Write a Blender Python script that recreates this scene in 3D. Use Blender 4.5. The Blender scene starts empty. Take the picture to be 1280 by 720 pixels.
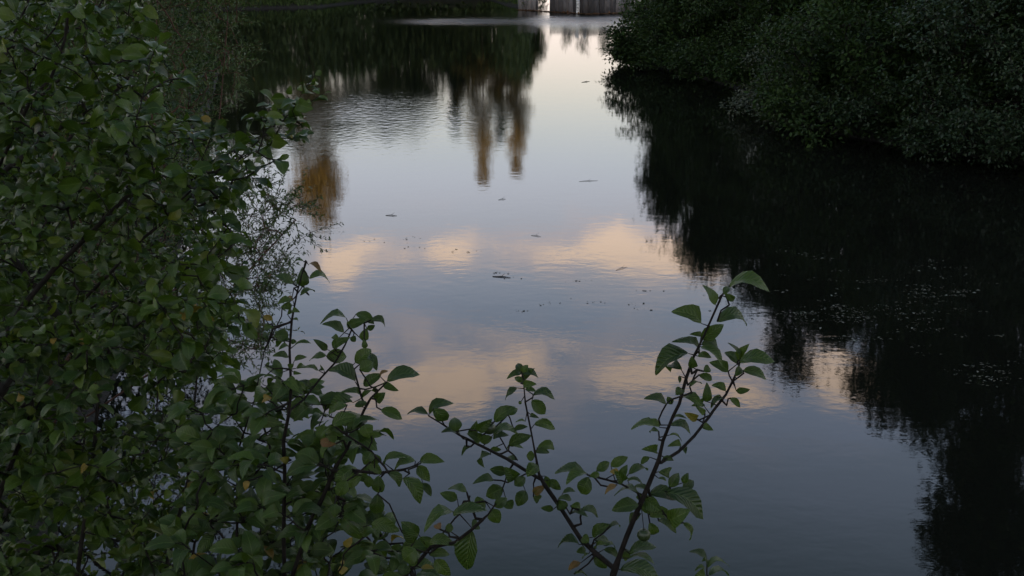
import bpy, math, random
import numpy as np
from mathutils import Vector, Matrix

R = math.radians
random.seed(11)
rng = np.random.default_rng(11)
sc = bpy.context.scene
col = sc.collection

# ------------------------------------------------------------------ camera
CAM = np.array([0.0, 0.0, 4.5]); PITCH = R(17.4); F = 1372.0
FWD = np.array([0, math.cos(PITCH), -math.sin(PITCH)])
UPV = np.array([0, math.sin(PITCH), math.cos(PITCH)])
RGT = np.array([1.0, 0, 0])
cam = bpy.data.cameras.new('camera'); cam_o = bpy.data.objects.new('camera', cam)
col.objects.link(cam_o); sc.camera = cam_o
cam.sensor_width = 36.0; cam.lens = 36.0 * F / 1280.0
cam.clip_start = 0.05; cam.clip_end = 5000
cam_o.location = CAM; cam_o.rotation_euler = (R(90) - PITCH, 0, 0)

def D3(px, py):
    return FWD + RGT * ((px - 640) / F) - UPV * ((py - 360) / F)
def P(px, py, d):
    return CAM + D3(px, py) * d
def G(px, py, z=0.0):
    d = D3(px, py); return CAM + d * ((z - CAM[2]) / d[2])
def proj(p):
    q = np.asarray(p) - CAM
    d = q @ FWD
    return 640 + F * (q @ RGT) / d, 360 - F * (q @ UPV) / d, d
def sky_dir(px, py):                     # azimuth, elevation (degrees) of the sky mirrored at that spot of the water
    d = D3(px, py); d = d / np.linalg.norm(d)
    return math.degrees(math.atan2(d[0], d[1])), math.degrees(math.asin(-d[2]))

# ------------------------------------------------------------------ sky, sun, exposure
SUN_EL, SUN_ROT = 4.0, 195.0
world = bpy.data.worlds.new('World'); sc.world = world; world.use_nodes = True

class NT:
    """small helper to wire nodes"""
    def __init__(s, tree): s.t = tree; s.n = tree.nodes; s.l = tree.links
    def node(s, kind, **kw):
        n = s.n.new(kind)
        for k, v in kw.items(): setattr(n, k, v)
        return n
    def put(s, sock, v):
        if isinstance(v, bpy.types.NodeSocket): s.l.new(v, sock)
        elif v is not None: sock.default_value = v
    def m(s, op, a, b=None, c=None, clamp=False):
        n = s.n.new('ShaderNodeMath'); n.operation = op; n.use_clamp = clamp
        for i, v in enumerate((a, b, c)):
            if v is not None: s.put(n.inputs[i], v)
        return n.outputs[0]
    def noise(s, vec, scale, detail=4, rough=0.55, dist=0.0):
        n = s.n.new('ShaderNodeTexNoise'); s.put(n.inputs['Vector'], vec)
        n.inputs['Scale'].default_value = scale; n.inputs['Detail'].default_value = detail
        n.inputs['Roughness'].default_value = rough; n.inputs['Distortion'].default_value = dist
        return n.outputs[0]
    def xyz(s, x, y, z):
        n = s.n.new('ShaderNodeCombineXYZ')
        for i, v in enumerate((x, y, z)): s.put(n.inputs[i], v)
        return n.outputs[0]
    def sep(s, v):
        n = s.n.new('ShaderNodeSeparateXYZ'); s.put(n.inputs[0], v); return n.outputs
    def step(s, v, a, b, lo=0.0, hi=1.0):
        n = s.n.new('ShaderNodeMapRange'); n.interpolation_type = 'SMOOTHSTEP'
        s.put(n.inputs[0], v)
        for i, x in enumerate((a, b, lo, hi)): s.put(n.inputs[i + 1], x)
        return n.outputs[0]
    def mix(s, fac, a, b):
        n = s.n.new('ShaderNodeMix'); n.data_type = 'RGBA'
        s.put(n.inputs[0], fac)
        s.put(n.inputs[6], a if isinstance(a, bpy.types.NodeSocket) else (*a, 1))
        s.put(n.inputs[7], b if isinstance(b, bpy.types.NodeSocket) else (*b, 1))
        return n.outputs[2]
    def ramp(s, fac, stops):
        n = s.n.new('ShaderNodeValToRGB'); s.put(n.inputs[0], fac)
        e = n.color_ramp.elements
        while len(e) < len(stops): e.new(0.5)
        for el, (p, c) in zip(e, stops): el.position = p; el.color = (*c, 1)
        return n.outputs[0]

w = NT(world.node_tree)
bg = w.n['Background']; bg.inputs[1].default_value = 0.1
sky = w.node('ShaderNodeTexSky', sky_type='NISHITA', sun_disc=False)
sky.sun_elevation = R(SUN_EL); sky.sun_rotation = R(SUN_ROT)
sky.air_density = 1.0; sky.dust_density = 1.0; sky.ozone_density = 1.0
tc = w.node('ShaderNodeTexCoord')
dx, dy, dz = w.sep(tc.outputs['Generated'])
elev = w.m('MULTIPLY', w.m('ARCSINE', dz), 57.2958)
azim = w.m('MULTIPLY', w.m('ARCTAN2', dx, dy), 57.2958)
# soft streaked veil of high cloud, thickest low in the sky, all the way round
# (noise is sampled on the direction itself so nothing has a seam)
dvec = w.xyz(dx, dy, w.m('MULTIPLY', dz, 3.2))
veil_n = w.noise(dvec, 2.2, 3, 0.55, 0.3)
veil = w.m('MULTIPLY', w.step(elev, 4.0, 13.0), w.step(elev, 35.0, 25.0))
veil = w.m('MULTIPLY', veil, w.step(veil_n, 0.25, 0.62, 0.6, 1.0))
vcol = w.mix(w.step(elev, 13.5, 21.0), (3.9, 4.0, 4.6), (2.5, 3.0, 4.15))
sky1 = w.mix(w.m('MULTIPLY', veil, 0.85), sky.outputs[0], vcol)
wisp = w.m('MULTIPLY', w.step(w.noise(w.xyz(dx, dy, w.m('MULTIPLY', dz, 4.0)), 7.0, 4, .6, .5), .46, .68), w.m('MULTIPLY', w.step(elev, 12.0, 15.0), w.step(elev, 27.0, 21.0)))
sky1 = w.mix(w.m('MULTIPLY', wisp, .6), sky1, (4.5, 3.9, 4.0))
# pink-grey dusk belt above the horizon opposite the low sun
belt = w.m('MULTIPLY', w.step(elev, 12.0, 4.0), w.step(dy, -0.3, 0.4))
sky1 = w.mix(w.m('MULTIPLY', belt, 0.9), sky1, (4.0, 3.4, 3.2))
# cumulus catching the last light; heaps seen mirrored in the pond, then loose ones around the sky
cn = w.noise(dvec, 17.0, 5, 0.62, 0.5)
cn2 = w.noise(w.xyz(dx, dy, w.m('MULTIPLY', dz, 2.6)), 5.0, 3, 0.6, 0.3)
HEAPS = [(425, 335, 26, 24, 1.0), (565, 317, 24, 17, .75), (765, 305, 34, 22, .8), (850, 328, 62, 24, .85),
         (690, 318, 70, 22, .42), (930, 485, 38, 24, .8), (1072, 480, 56, 30, 1.35), (805, 472, 52, 20, .75),
         (600, 452, 95, 30, .52), (520, 500, 95, 34, .62), (480, 310, 60, 24, .45), (1000, 440, 60, 25, .4)]
acc = None
for (px, py, sx, sy, amp) in HEAPS:
    a0, e0 = sky_dir(px, py); a1, _ = sky_dir(px + sx, py); _, e1 = sky_dir(px, py + sy)
    u = w.m('MULTIPLY', w.m('SUBTRACT', azim, a0), 1.0 / abs(a1 - a0))
    v = w.m('MULTIPLY', w.m('SUBTRACT', elev, e0), 1.0 / abs(e1 - e0))
    r2 = w.m('ADD', w.m('MULTIPLY', u, u), w.m('MULTIPLY', v, v))
    g = w.m('MULTIPLY', w.m('EXPONENT', w.m('MULTIPLY', r2, -0.7)), amp)
    acc = g if acc is None else w.m('ADD', acc, g)
# two soft mauve banks the heaps belong to
def bank(y0, sy, xa, xb, amp):
    e0 = sky_dir(640, y0)[1]; e1 = sky_dir(640, y0 + sy)[1]; a0 = sky_dir(xa, y0)[0]; a1 = sky_dir(xb, y0)[0]
    v = w.m('MULTIPLY', w.m('SUBTRACT', w.m('ADD', elev, w.m('MULTIPLY', w.m('SUBTRACT', cn2, 0.5), 4.0)), e0), 1.0 / abs(e1 - e0))
    g = w.m('EXPONENT', w.m('MULTIPLY', w.m('MULTIPLY', v, v), -0.7))
    return w.m('MULTIPLY', w.m('MULTIPLY', g, amp), w.m('MULTIPLY', w.step(azim, a0 - 3, a0 + 3), w.step(azim, a1 + 3, a1 - 3)))
acc = w.m('ADD', acc, w.m('ADD', bank(318, 36, 390, 960, .32), bank(470, 60, 370, 960, .36)))
# looser clouds all round the rest of the sky
away = w.step(w.m('ABSOLUTE', azim), 24.0, 34.0)
loose = w.m('MULTIPLY', w.step(cn2, 0.47, 0.64), w.m('MULTIPLY', w.step(elev, 9.0, 14.0), w.step(elev, 60.0, 30.0)))
acc = w.m('ADD', acc, w.m('MULTIPLY', loose, w.m('MULTIPLY', away, 0.8)))
dens = w.m('ADD', acc, w.m('MULTIPLY', w.m('SUBTRACT', cn, 0.5), 2.0))
core = w.m('MULTIPLY', w.step(dens, -0.05, 1.35), w.step(acc, 0.03, 0.45))
ccol = w.mix(w.step(core, .3, 1.0), (4.45, 3.9, 4.0), (7.7, 5.75, 4.3))
sky2 = w.mix(w.step(core, 0.0, .85, 0, .9), sky1, ccol)
w.l.new(sky2, bg.inputs[0])

sun = bpy.data.lights.new('sun', 'SUN'); sun.energy = 3.4; sun.angle = R(0.5); sun.color = (1.0, 0.7, 0.42)
sun_o = bpy.data.objects.new('sun', sun); col.objects.link(sun_o)
sd = Vector((math.sin(R(SUN_ROT)) * math.cos(R(SUN_EL)), math.cos(R(SUN_ROT)) * math.cos(R(SUN_EL)), math.sin(R(SUN_EL))))
sun_o.rotation_euler = sd.to_track_quat('Z', 'Y').to_euler(); sun_o.location = sd * 300

sc.view_settings.view_transform = 'Standard'; sc.view_settings.look = 'None'
sc.view_settings.exposure = 2.06; sc.view_settings.gamma = 1.0; sc.view_settings.use_curve_mapping = False
sc.render.engine = 'CYCLES'
sc.cycles.use_denoising = True
world.cycles.sampling_method = 'MANUAL'; world.cycles.sample_map_resolution = 512
sc.cycles.max_bounces = 6; sc.cycles.diffuse_bounces = 3; sc.cycles.glossy_bounces = 3
sc.cycles.transmission_bounces = 3; sc.cycles.caustics_reflective = False; sc.cycles.caustics_refractive = False

# ------------------------------------------------------------------ materials
def mat(name):
    m_ = bpy.data.materials.new(name); m_.use_nodes = True
    n = NT(m_.node_tree); return m_, n, n.n['Principled BSDF'], n.n['Material Output']

def leaf_material(name, stops, rough=0.42, trans=0.22, spec=0.5, per_object=False, veins=0.0):
    m_, n, b, out = mat(name)
    if per_object:
        var = n.node('ShaderNodeObjectInfo').outputs['Random']
    else:
        var = n.node('ShaderNodeAttribute', attribute_name='vary').outputs['Fac']
    c = n.ramp(var, stops)
    uv = n.node('ShaderNodeAttribute', attribute_name='luv').outputs['Vector']
    ux, uy, _ = n.sep(uv)
    # blotches that belong to the leaf, paler midrib
    geo = n.node('ShaderNodeNewGeometry')
    bl = n.noise(geo.outputs['Position'], 55.0, 3, 0.6)
    c = n.mix(n.step(bl, 0.35, 0.75, 0.0, 0.35), c, (0.035, 0.06, 0.014))
    c = n.mix(n.step(n.noise(geo.outputs['Position'], 210.0, 2, 0.5), 0.66, 0.72, 0.0, 0.7), c, (0.06, 0.04, 0.015))
    if veins:
        ab = n.m('ABSOLUTE', uy)
        rib = n.step(ab, 0.0, 0.07, 0.5, 0.0)
        side = n.m('SINE', n.m('MULTIPLY', n.m('SUBTRACT', ux, n.m('MULTIPLY', ab, 0.35)), 50.0))
        c = n.mix(n.m('MAXIMUM', rib, n.step(side, 0.86, 1.0, 0.0, 0.10)), c, (0.14, 0.2, 0.06))
        bp = n.node('ShaderNodeBump'); bp.inputs['Strength'].default_value = veins; bp.inputs['Distance'].default_value = 0.002
        n.put(bp.inputs['Height'], side); n.l.new(bp.outputs[0], b.inputs['Normal'])
    n.l.new(c, b.inputs['Base Color'])
    b.inputs['Roughness'].default_value = rough
    b.inputs['Specular IOR Level'].default_value = spec
    tr = n.node('ShaderNodeBsdfTranslucent'); n.l.new(n.mix(0.5, c, (0.10, 0.17, 0.01)), tr.inputs[0])
    mx = n.node('ShaderNodeMixShader'); mx.inputs[0].default_value = trans
    n.l.new(b.outputs[0], mx.inputs[1]); n.l.new(tr.outputs[0], mx.inputs[2]); n.l.new(mx.outputs[0], out.inputs[0])
    return m_

def bark_material(name, a, b_, scale=30):
    m_, n, b, out = mat(name)
    geo = n.node('ShaderNodeNewGeometry')
    nz = n.noise(geo.outputs['Position'], scale, 5, 0.65)
    n.l.new(n.ramp(nz, [(0.3, a), (0.7, b_)]), b.inputs['Base Color'])
    b.inputs['Roughness'].default_value = 0.9; b.inputs['Specular IOR Level'].default_value = 0.15
    bp = n.node('ShaderNodeBump'); bp.inputs['Strength'].default_value = 0.5; bp.inputs['Distance'].default_value = 0.004
    n.l.new(nz, bp.inputs['Height']); n.l.new(bp.outputs[0], b.inputs['Normal'])
    return m_

M_ALDER = leaf_material('alder_leaf', [(0, (.010, .024, .004)), (.5, (.028, .058, .007)), (.85, (.052, .092, .010)), (1, (.09, .12, .012))], 0.42, 0.28, 0.3, veins=0.12)
M_ALDERO = leaf_material('alder_leaf_single', [(0, (.012, .028, .004)), (.5, (.034, .068, .008)), (.88, (.066, .108, .011)), (1, (.11, .125, .011))], 0.42, 0.28, 0.3, True, veins=0.15)
M_APPLE = leaf_material('apple_leaf_single', [(0, (.018, .038, .006)), (.5, (.031, .062, .008)), (1, (.055, .092, .010))], 0.45, 0.28, 0.35, True, veins=0.45)
M_YELLOW = leaf_material('yellow_leaf', [(0, (.2, .12, .015)), (.6, (.26, .165, .02)), (1, (.16, .13, .02))], 0.5, 0.25, 0.4, True, veins=0.3)
M_BROWN = leaf_material('brown_leaf', [(0, (.13, .06, .02)), (1, (.17, .1, .03))], 0.6, 0.2, 0.3, True, veins=0.3)
M_WILLOW = leaf_material('willow_leaf', [(0, (.028, .05, .014)), (.6, (.055, .09, .025)), (.86, (.085, .11, .03)), (.93, (.12, .05, .03)), (1, (.15, .07, .03))], 0.5, 0.2, 0.4)
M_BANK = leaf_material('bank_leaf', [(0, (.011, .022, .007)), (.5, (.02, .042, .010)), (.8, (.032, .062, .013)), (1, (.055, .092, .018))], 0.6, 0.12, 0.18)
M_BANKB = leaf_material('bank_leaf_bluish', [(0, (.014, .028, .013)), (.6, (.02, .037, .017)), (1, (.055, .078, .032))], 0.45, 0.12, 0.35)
M_GREY = leaf_material('grey_leaf', [(0, (.045, .054, .036)), (1, (.09, .1, .066))], 0.6, 0.12, 0.3)
M_FAR = leaf_material('far_leaf', [(0, (.03, .055, .015)), (1, (.07, .1, .028))], 0.6, 0.15, 0.3)
M_GOLD = leaf_material('golden_needles', [(0, (.13, .095, .028)), (.6, (.21, .15, .045)), (1, (.15, .145, .055))], 0.7, 0.15, 0.2)
M_GRASS = leaf_material('bank_grass', [(0, (.04, .075, .018)), (1, (.09, .14, .035))], 0.6, 0.2, 0.3)
M_BARK = bark_material('dark_bark', (.007, .006, .005), (.02, .016, .013))
M_BARKA = bark_material('alder_bark', (.009, .008, .006), (.03, .025, .02))
M_BARKP = bark_material('pine_bark', (.03, .022, .016), (.09, .06, .04), 12)

# ------------------------------------------------------------------ object helpers
def tag(o, label=None, cat=None, group=None, kind=None):
    if label: o['label'] = label
    if cat: o['category'] = cat
    if group: o['group'] = group
    if kind: o['kind'] = kind
    return o
def thing(name, loc, label, cat, group=None):
    o = bpy.data.objects.new(name, None); col.objects.link(o)
    o.location = [float(v) for v in loc]; o.empty_display_size = 0.2
    return tag(o, label, cat, group)
def link(name, me, material, parent=None, kind=None, smooth=True):
    o = bpy.data.objects.new(name, me); col.objects.link(o)
    if material and not me.materials: me.materials.append(material)
    if parent:
        o.parent = parent
        o.matrix_parent_inverse = Matrix.Translation(-Vector(parent.location))
    if kind: o['kind'] = kind
    return o
def np_mesh(name, verts, faces, smooth=True, vary=None, luv=None):
    """faces: (n,k) index array of one polygon size"""
    me = bpy.data.meshes.new(name)
    verts = np.asarray(verts, np.float32); faces = np.asarray(faces, np.int32)
    nf, k = faces.shape
    me.vertices.add(len(verts)); me.vertices.foreach_set('co', verts.ravel())
    me.loops.add(nf * k); me.loops.foreach_set('vertex_index', faces.ravel())
    me.polygons.add(nf)
    me.polygons.foreach_set('loop_start', np.arange(0, nf * k, k, dtype=np.int32))
    if smooth: me.polygons.foreach_set('use_smooth', np.ones(nf, bool))
    if vary is not None:
        a = me.attributes.new('vary', 'FLOAT', 'POINT'); a.data.foreach_set('value', np.asarray(vary, np.float32))
    if luv is not None:
        a = me.attributes.new('luv', 'FLOAT_VECTOR', 'POINT'); a.data.foreach_set('vector', np.asarray(luv, np.float32).ravel())
    me.update(calc_edges=True); me.validate()
    return me

def unit(v): return v / (np.linalg.norm(v, axis=-1, keepdims=True) + 1e-12)

def tubes(name, segs, sides=5):
    """segs: list of (p0, p1, r0, r1) -> one mesh of tapered tubes"""
    p0 = np.array([s[0] for s in segs]); p1 = np.array([s[1] for s in segs])
    r0 = np.array([s[2] for s in segs]); r1 = np.array([s[3] for s in segs])
    d = unit(p1 - p0)
    ref = np.where(np.abs(d[:, 2:3]) < 0.9, np.array([[0, 0, 1.0]]), np.array([[1.0, 0, 0]]))
    a = unit(np.cross(d, ref)); b = np.cross(d, a)
    th = np.arange(sides) * 2 * math.pi / sides
    ring = a[:, None, :] * np.cos(th)[None, :, None] + b[:, None, :] * np.sin(th)[None, :, None]
    ext = d * (r1[:, None] * 0.4)
    v0 = p0[:, None, :] + ring * r0[:, None, None]
    v1 = (p1 + ext)[:, None, :] + ring * r1[:, None, None]
    V = np.concatenate([v0, v1], 1).reshape(-1, 3)
    i = np.arange(sides); j = (i + 1) % sides
    f = np.stack([i, j, j + sides, i + sides], 1)
    Fc = (f[None] + (np.arange(len(segs)) * 2 * sides)[:, None, None]).reshape(-1, 4)
    return np_mesh(name, V, Fc)

# leaf templates: base at origin, along +X, unit length, unit half width
def leaf_template(nl=6, shape='apple', arch=0.18, fold=0.25, curl=0.0, teeth=0.0, twist=0.0, nw=2):
    V = []; UV = []
    TS = {7: (0, .05, .17, .36, .58, .78, .93, 1.0), 4: (0, .16, .5, .85, 1.0)}[nl]
    for i in range(nl + 1):
        t = TS[i]
        if shape == 'apple': wd = math.sin(math.pi * min(1, t ** 0.85)) ** 0.72
        elif shape == 'alder': wd = math.sin(math.pi * t ** 1.15) ** 0.68 * (0.78 + 0.3 * t)
        else: wd = math.sin(math.pi * t) ** 0.8
        wd = max(wd, 0.03 if i in (0, nl) else 0.1)
        if teeth and 0 < i < nl: wd *= 1 + teeth * (1 if i % 2 else -1)
        for k in range(-nw, nw + 1):
            s = k / nw
            y = s * wd
            z = arch * (1 - (2 * t - 0.85) ** 2) - arch * (1 - 0.85 ** 2) + fold * abs(y) * 0.5 * (1 - 0.5 * abs(s)) - curl * t * t
            z += 0.03 * math.sin(9 * t + 2 * s) * abs(s)
            yy = y * 0.5; zz = z
            if twist:
                c_, s_ = math.cos(twist * t), math.sin(twist * t); yy, zz = yy * c_ - (z - arch) * s_ * 0.3, zz + yy * s_
            V.append((t, yy, zz)); UV.append((t, y, 0))
    Fc = []
    m = 2 * nw + 1
    for i in range(nl):
        for k in range(2 * nw):
            a = i * m + k; Fc.append((a, a + m, a + m + 1, a + 1))
    return np.array(V), np.array(Fc), np.array(UV)
TSMALL = (np.array([(0, 0, 0), (.45, .5, .12), (1, 0, -.08), (.45, -.5, .12), (.5, 0, 0)]), np.array([(0, 4, 1), (4, 2, 1), (0, 3, 4), (4, 3, 2)]),
          np.array([(0, 0, 0), (.45, 1, 0), (1, 0, 0), (.45, -1, 0), (.5, 0, 0)]))
TDIAM = (np.array([(0, 0, 0), (.45, .5, .1), (1, 0, 0), (.45, -.5, .1)]), np.array([(0, 2, 1), (0, 3, 2)]),
         np.array([(0, 0, 0), (.45, 1, 0), (1, 0, 0), (.45, -1, 0)]))

def leaf_batch(name, tpls, pos, xd, nm, L, Wd, vary):
    """many leaves as one mesh; tpls: list of templates (same topology)"""
    N = len(pos)
    x = unit(xd); y = unit(np.cross(nm, x)); z = np.cross(x, y)
    T = np.stack([t[0] for t in tpls]); idx = rng.integers(0, len(tpls), N)
    tv = T[idx]                                     # N,n,3
    V = pos[:, None, :] + x[:, None, :] * (tv[:, :, 0:1] * L[:, None, None]) \
        + y[:, None, :] * (tv[:, :, 1:2] * Wd[:, None, None]) + z[:, None, :] * (tv[:, :, 2:3] * L[:, None, None])
    n = T.shape[1]
    Fc = (tpls[0][1][None] + (np.arange(N) * n)[:, None, None]).reshape(-1, tpls[0][1].shape[1])
    return np_mesh(name, V.reshape(-1, 3), Fc, True, np.repeat(vary, n), np.tile(tpls[0][2], (N, 1)))

def rand_dirs(n):
    v = rng.normal(size=(n, 3)); return unit(v)

# branching skeleton: every target joins the nearest node already grown
class Skeleton:
    def __init__(s): s.p = []; s.par = []
    def poly(s, pts, parent=-1, sub=3):
        pts = [np.asarray(q, float) for q in pts]
        if parent < 0:
            s.p.append(pts[0]); s.par.append(-1); cur = len(s.p) - 1
        else:
            cur = parent
            pts = [s.p[parent]] + pts
        for a, b in zip(pts[:-1], pts[1:]):
            for k in range(1, sub + 1):
                q = a + (b - a) * k / sub
                s.p.append(q); s.par.append(cur); cur = len(s.p) - 1
        return cur
    def nearest(s, q, up=0.0):
        A = np.array(s.p); dd = np.linalg.norm(A - q, axis=1)
        if up: dd = dd + up * np.maximum(0, A[:, 2] - q[2] + 0.0)
        return int(np.argmin(dd))
    def grow(s, targets, sub=3, sag=0.12, jit=0.08, up=0.6):
        ends = []
        cap = 200000
        A = np.zeros((len(s.p) + len(targets) * sub + 4, 3)); n = len(s.p); A[:n] = s.p
        for q in targets:
            d = A[:n] - q; dd = np.sqrt((d * d).sum(1)) + up * np.maximum(0, d[:, 2])
            i = int(np.argmin(dd)); a = A[i].copy(); L = np.linalg.norm(q - a)
            cur = i
            for k in range(1, sub + 1):
                t = k / sub
                pt = a + (q - a) * t
                pt[2] -= sag * L * math.sin(math.pi * t)
                if k < sub: pt += rng.normal(size=3) * jit * L * 0.5
                s.p.append(pt); s.par.append(cur); A[n] = pt; n += 1; cur = n - 1
            ends.append(cur)
        return ends
    def segs(s, r_tip, power=0.45, rmax=None):
        n = len(s.p); cnt = np.zeros(n); kids = np.zeros(n)
        for i in range(n):
            if s.par[i] >= 0: kids[s.par[i]] += 1
        for i in range(n - 1, -1, -1):
            if kids[i] == 0: cnt[i] += 1
            if s.par[i] >= 0: cnt[s.par[i]] += cnt[i]
        r = r_tip * np.maximum(cnt, 1) ** power
        if rmax: r = np.minimum(r, rmax)
        out = []
        for i in range(n):
            j = s.par[i]
            if j >= 0 and np.linalg.norm(s.p[i] - s.p[j]) > 1e-5:
                out.append((s.p[j], s.p[i], min(r[j], r[i] * 1.6), r[i]))
        return out

# ------------------------------------------------------------------ pond outline and terrain
SHORE = np.array([(-3.2, 5.6), (2, 5.4), (9, 5.2), (16, 7), (17, 13), (13.2, 20.5),
                  tuple(G(1290, 205)[:2]), tuple(G(1120, 180)[:2]), tuple(G(1010, 158)[:2]), tuple(G(930, 112)[:2]), tuple(G(850, 88)[:2]),
                  tuple(G(788, 76)[:2]), tuple(G(779, 70)[:2]), (7.5, 51), (11, 56), (14, 64), (15, 74), (14, 80.6), (10.6, 80.0), (6, 78.6), (3.4, 80.2), (4.1, 100), (8.2, 195), (3.4, 195), (2.0, 100), (1.7, 81.2), (1.2, 82.0),
                  (-.5, 88), (-2, 97), (-9, 99), (-13, 90), (-14.5, 84.5), (-19, 82.5), (-25, 79), (-19.5, 62), (-11.2, 42), (-7.6, 26), (-5.0, 15), (-4.2, 9)])
def shore_dist(x, y):
    """signed distance to the shoreline, negative in the water"""
    x = np.asarray(x, float); y = np.asarray(y, float)
    best = np.full(x.shape, 1e9); inside = np.zeros(x.shape, bool)
    n = len(SHORE)
    for i in range(n):
        ax, ay = SHORE[i]; bx, by = SHORE[(i + 1) % n]
        ex, ey = bx - ax, by - ay
        t = np.clip(((x - ax) * ex + (y - ay) * ey) / (ex * ex + ey * ey), 0, 1)
        best = np.minimum(best, np.hypot(x - ax - t * ex, y - ay - t * ey))
        c = ((ay > y) != (by > y)) & (x < (bx - ax) * (y - ay) / (by - ay + 1e-12) + ax)
        inside ^= c
    return np.where(inside, -best, best)
def sst(v, a, b):
    t = np.clip((v - a) / (b - a), 0, 1); return t * t * (3 - 2 * t)
def ground_z(x, y):
    x = np.asarray(x, float); y = np.asarray(y, float)
    d = shore_dist(x, y)
    near = 1 - sst(np.hypot(x, y), 7, 16)
    hmax = 0.9 + 2.0 * near + 3.0 * sst(x, 9, 18) * sst(y, 12, 20) * (1 - sst(y, 50, 62)) * sst(d, 1.0, 6) + 2.5 * sst(-x, 14, 40) * sst(y, 10, 40) * sst(d, 2, 15)
    z = np.where(d > 0, np.minimum(0.06 + 0.5 * d, hmax), np.maximum(-1.4, 0.06 + 0.35 * d))
    bump = 0.08 * np.sin(1.7 * x + 0.6 * y) * np.sin(1.3 * y - 0.4 * x) + 0.05 * np.sin(3.9 * x) * np.sin(4.3 * y + 1)
    z = z + np.where(d > 0.3, bump * np.minimum(1, d), 0)
    z = z + 24.6 * sst(-y, 22, 85)       # the rise behind the viewer that shades the pond
    return z
gx = np.concatenate([-np.geomspace(2500, 32, 26)[:-1], np.arange(-32, 30.01, 0.55), np.geomspace(30.6, 2500, 26)])
gy = np.concatenate([-np.geomspace(2500, 10, 44)[:-1], np.arange(-10, 104.01, 0.6), np.arange(105, 205, 1.5), np.geomspace(207, 2500, 22)])
X, Y = np.meshgrid(gx, gy)
Z = ground_z(X, Y)
V = np.stack([X, Y, Z], -1).reshape(-1, 3)
nx, ny = len(gx), len(gy)
ii = (np.arange(ny - 1)[:, None] * nx + np.arange(nx - 1)[None]).ravel()
Fc = np.stack([ii, ii + 1, ii + nx + 1, ii + nx], 1)
m_ground, n, b, out = mat('bank_soil')
geo = n.node('ShaderNodeNewGeometry')
g1 = n.noise(geo.outputs['Position'], 0.9, 6, 0.65); g2 = n.noise(geo.outputs['Position'], 14, 4, 0.6)
c = n.ramp(g1, [(0.3, (.03, .028, .014)), (0.5, (.035, .05, .016)), (0.7, (.055, .075, .024))])
c = n.mix(n.step(g2, 0.5, 0.75, 0, 0.6), c, (.06, .045, .026))
n.l.new(c, b.inputs['Base Color']); b.inputs['Roughness'].default_value = 0.95
bp = n.node('ShaderNodeBump'); bp.inputs['Distance'].default_value = 0.05; n.l.new(g2, bp.inputs['Height']); n.l.new(bp.outputs[0], b.inputs['Normal'])
wet = n.node('ShaderNodeAttribute', attribute_name='vary').outputs['Fac']
c = n.mix(wet, c, n.mix(n.step(g2, .4, .7), (.009, .008, .006), (.02, .017, .012))); n.l.new(c, b.inputs['Base Color'])
ground = link('ground', np_mesh('ground', V, Fc, True, 1 - sst(shore_dist(X, Y).ravel() + .15 * np.sin(2.3 * X.ravel()) * np.sin(1.9 * Y.ravel()), .25, 1.1)), m_ground); tag(ground, 'dark soil and turf banks round the pond', kind='structure')

# ------------------------------------------------------------------ water
m_water, n, b, out = mat('pond_water')
geo = n.node('ShaderNodeNewGeometry'); pos = geo.outputs['Position']
px_, py_, pz_ = n.sep(pos)
def blob(cx, cy, sx, sy, amp):
    u = n.m('MULTIPLY', n.m('SUBTRACT', px_, cx), 1 / sx); v = n.m('MULTIPLY', n.m('SUBTRACT', py_, cy), 1 / sy)
    r2 = n.m('ADD', n.m('MULTIPLY', u, u), n.m('MULTIPLY', v, v))
    return n.m('MULTIPLY', n.m('EXPONENT', n.m('MULTIPLY', r2, -1.0)), amp)
# where the breeze touches the water (cat's paws) and where it lies still
warp = n.noise(pos, 0.16, 3, 0.5)
gust = n.step(n.noise(n.xyz(n.m('MULTIPLY', px_, 0.5), n.m('MULTIPLY', py_, 1.0), 0.0), 0.12, 3, 0.5), 0.45, 0.75)
ruff = n.m('ADD', blob(6.0, 70.0, 6.5, 5.5, 1.0), blob(-3.5, 69.0, 3.6, 3.2, 1.0))
ruff = n.m('MULTIPLY', ruff, n.step(warp, 0.3, 0.5, 0.6, 1.2))
mid = n.m('ADD', blob(-4.3, 31.5, 2.0, 5.5, 1.0), blob(-1.6, 30.0, 1.8, 5.0, 0.4))
mid = n.m('MULTIPLY', mid, n.step(warp, 0.3, 0.6, 0.5, 1.3))
slick = n.m('MULTIPLY', gust, 0.6)
# wave trains: long gentle swell, wavelets, fine ripple; crests lie across the view
wv1 = n.noise(n.xyz(n.m('MULTIPLY', px_, 0.7), py_, 0.0), 2.3, 2, 0.5, 0.4)
wv2 = n.noise(n.xyz(n.m('MULTIPLY', px_, 0.55), py_, 3.0), 7.5, 3, 0.55, 0.5)
wv3 = n.noise(n.xyz(n.m('MULTIPLY', px_, 0.7), py_, 7.0), 26.0, 2, 0.5, 0.3)
wv4 = n.noise(n.xyz(px_, n.m('MULTIPLY', py_, 0.8), 5.0), 4.6, 2, 0.5, 0.2)
def addm(*a):
    r = a[0]
    for q in a[1:]: r = n.m('ADD', r, q)
    return r
h = addm(n.m('MULTIPLY', wv1, n.m('ADD', n.m('MULTIPLY', slick, 0.0012), 0.0009)),
         n.m('MULTIPLY', wv2, addm(0.0005, n.m('MULTIPLY', slick, 0.0009), n.m('MULTIPLY', mid, 0.0022), n.m('MULTIPLY', ruff, 0.035))),
         n.m('MULTIPLY', wv4, n.m('MULTIPLY', mid, 0.0085)),
         n.m('MULTIPLY', wv3, addm(0.00006, n.m('MULTIPLY', mid, 0.0001), n.m('MULTIPLY', ruff, 0.006))))
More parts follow.
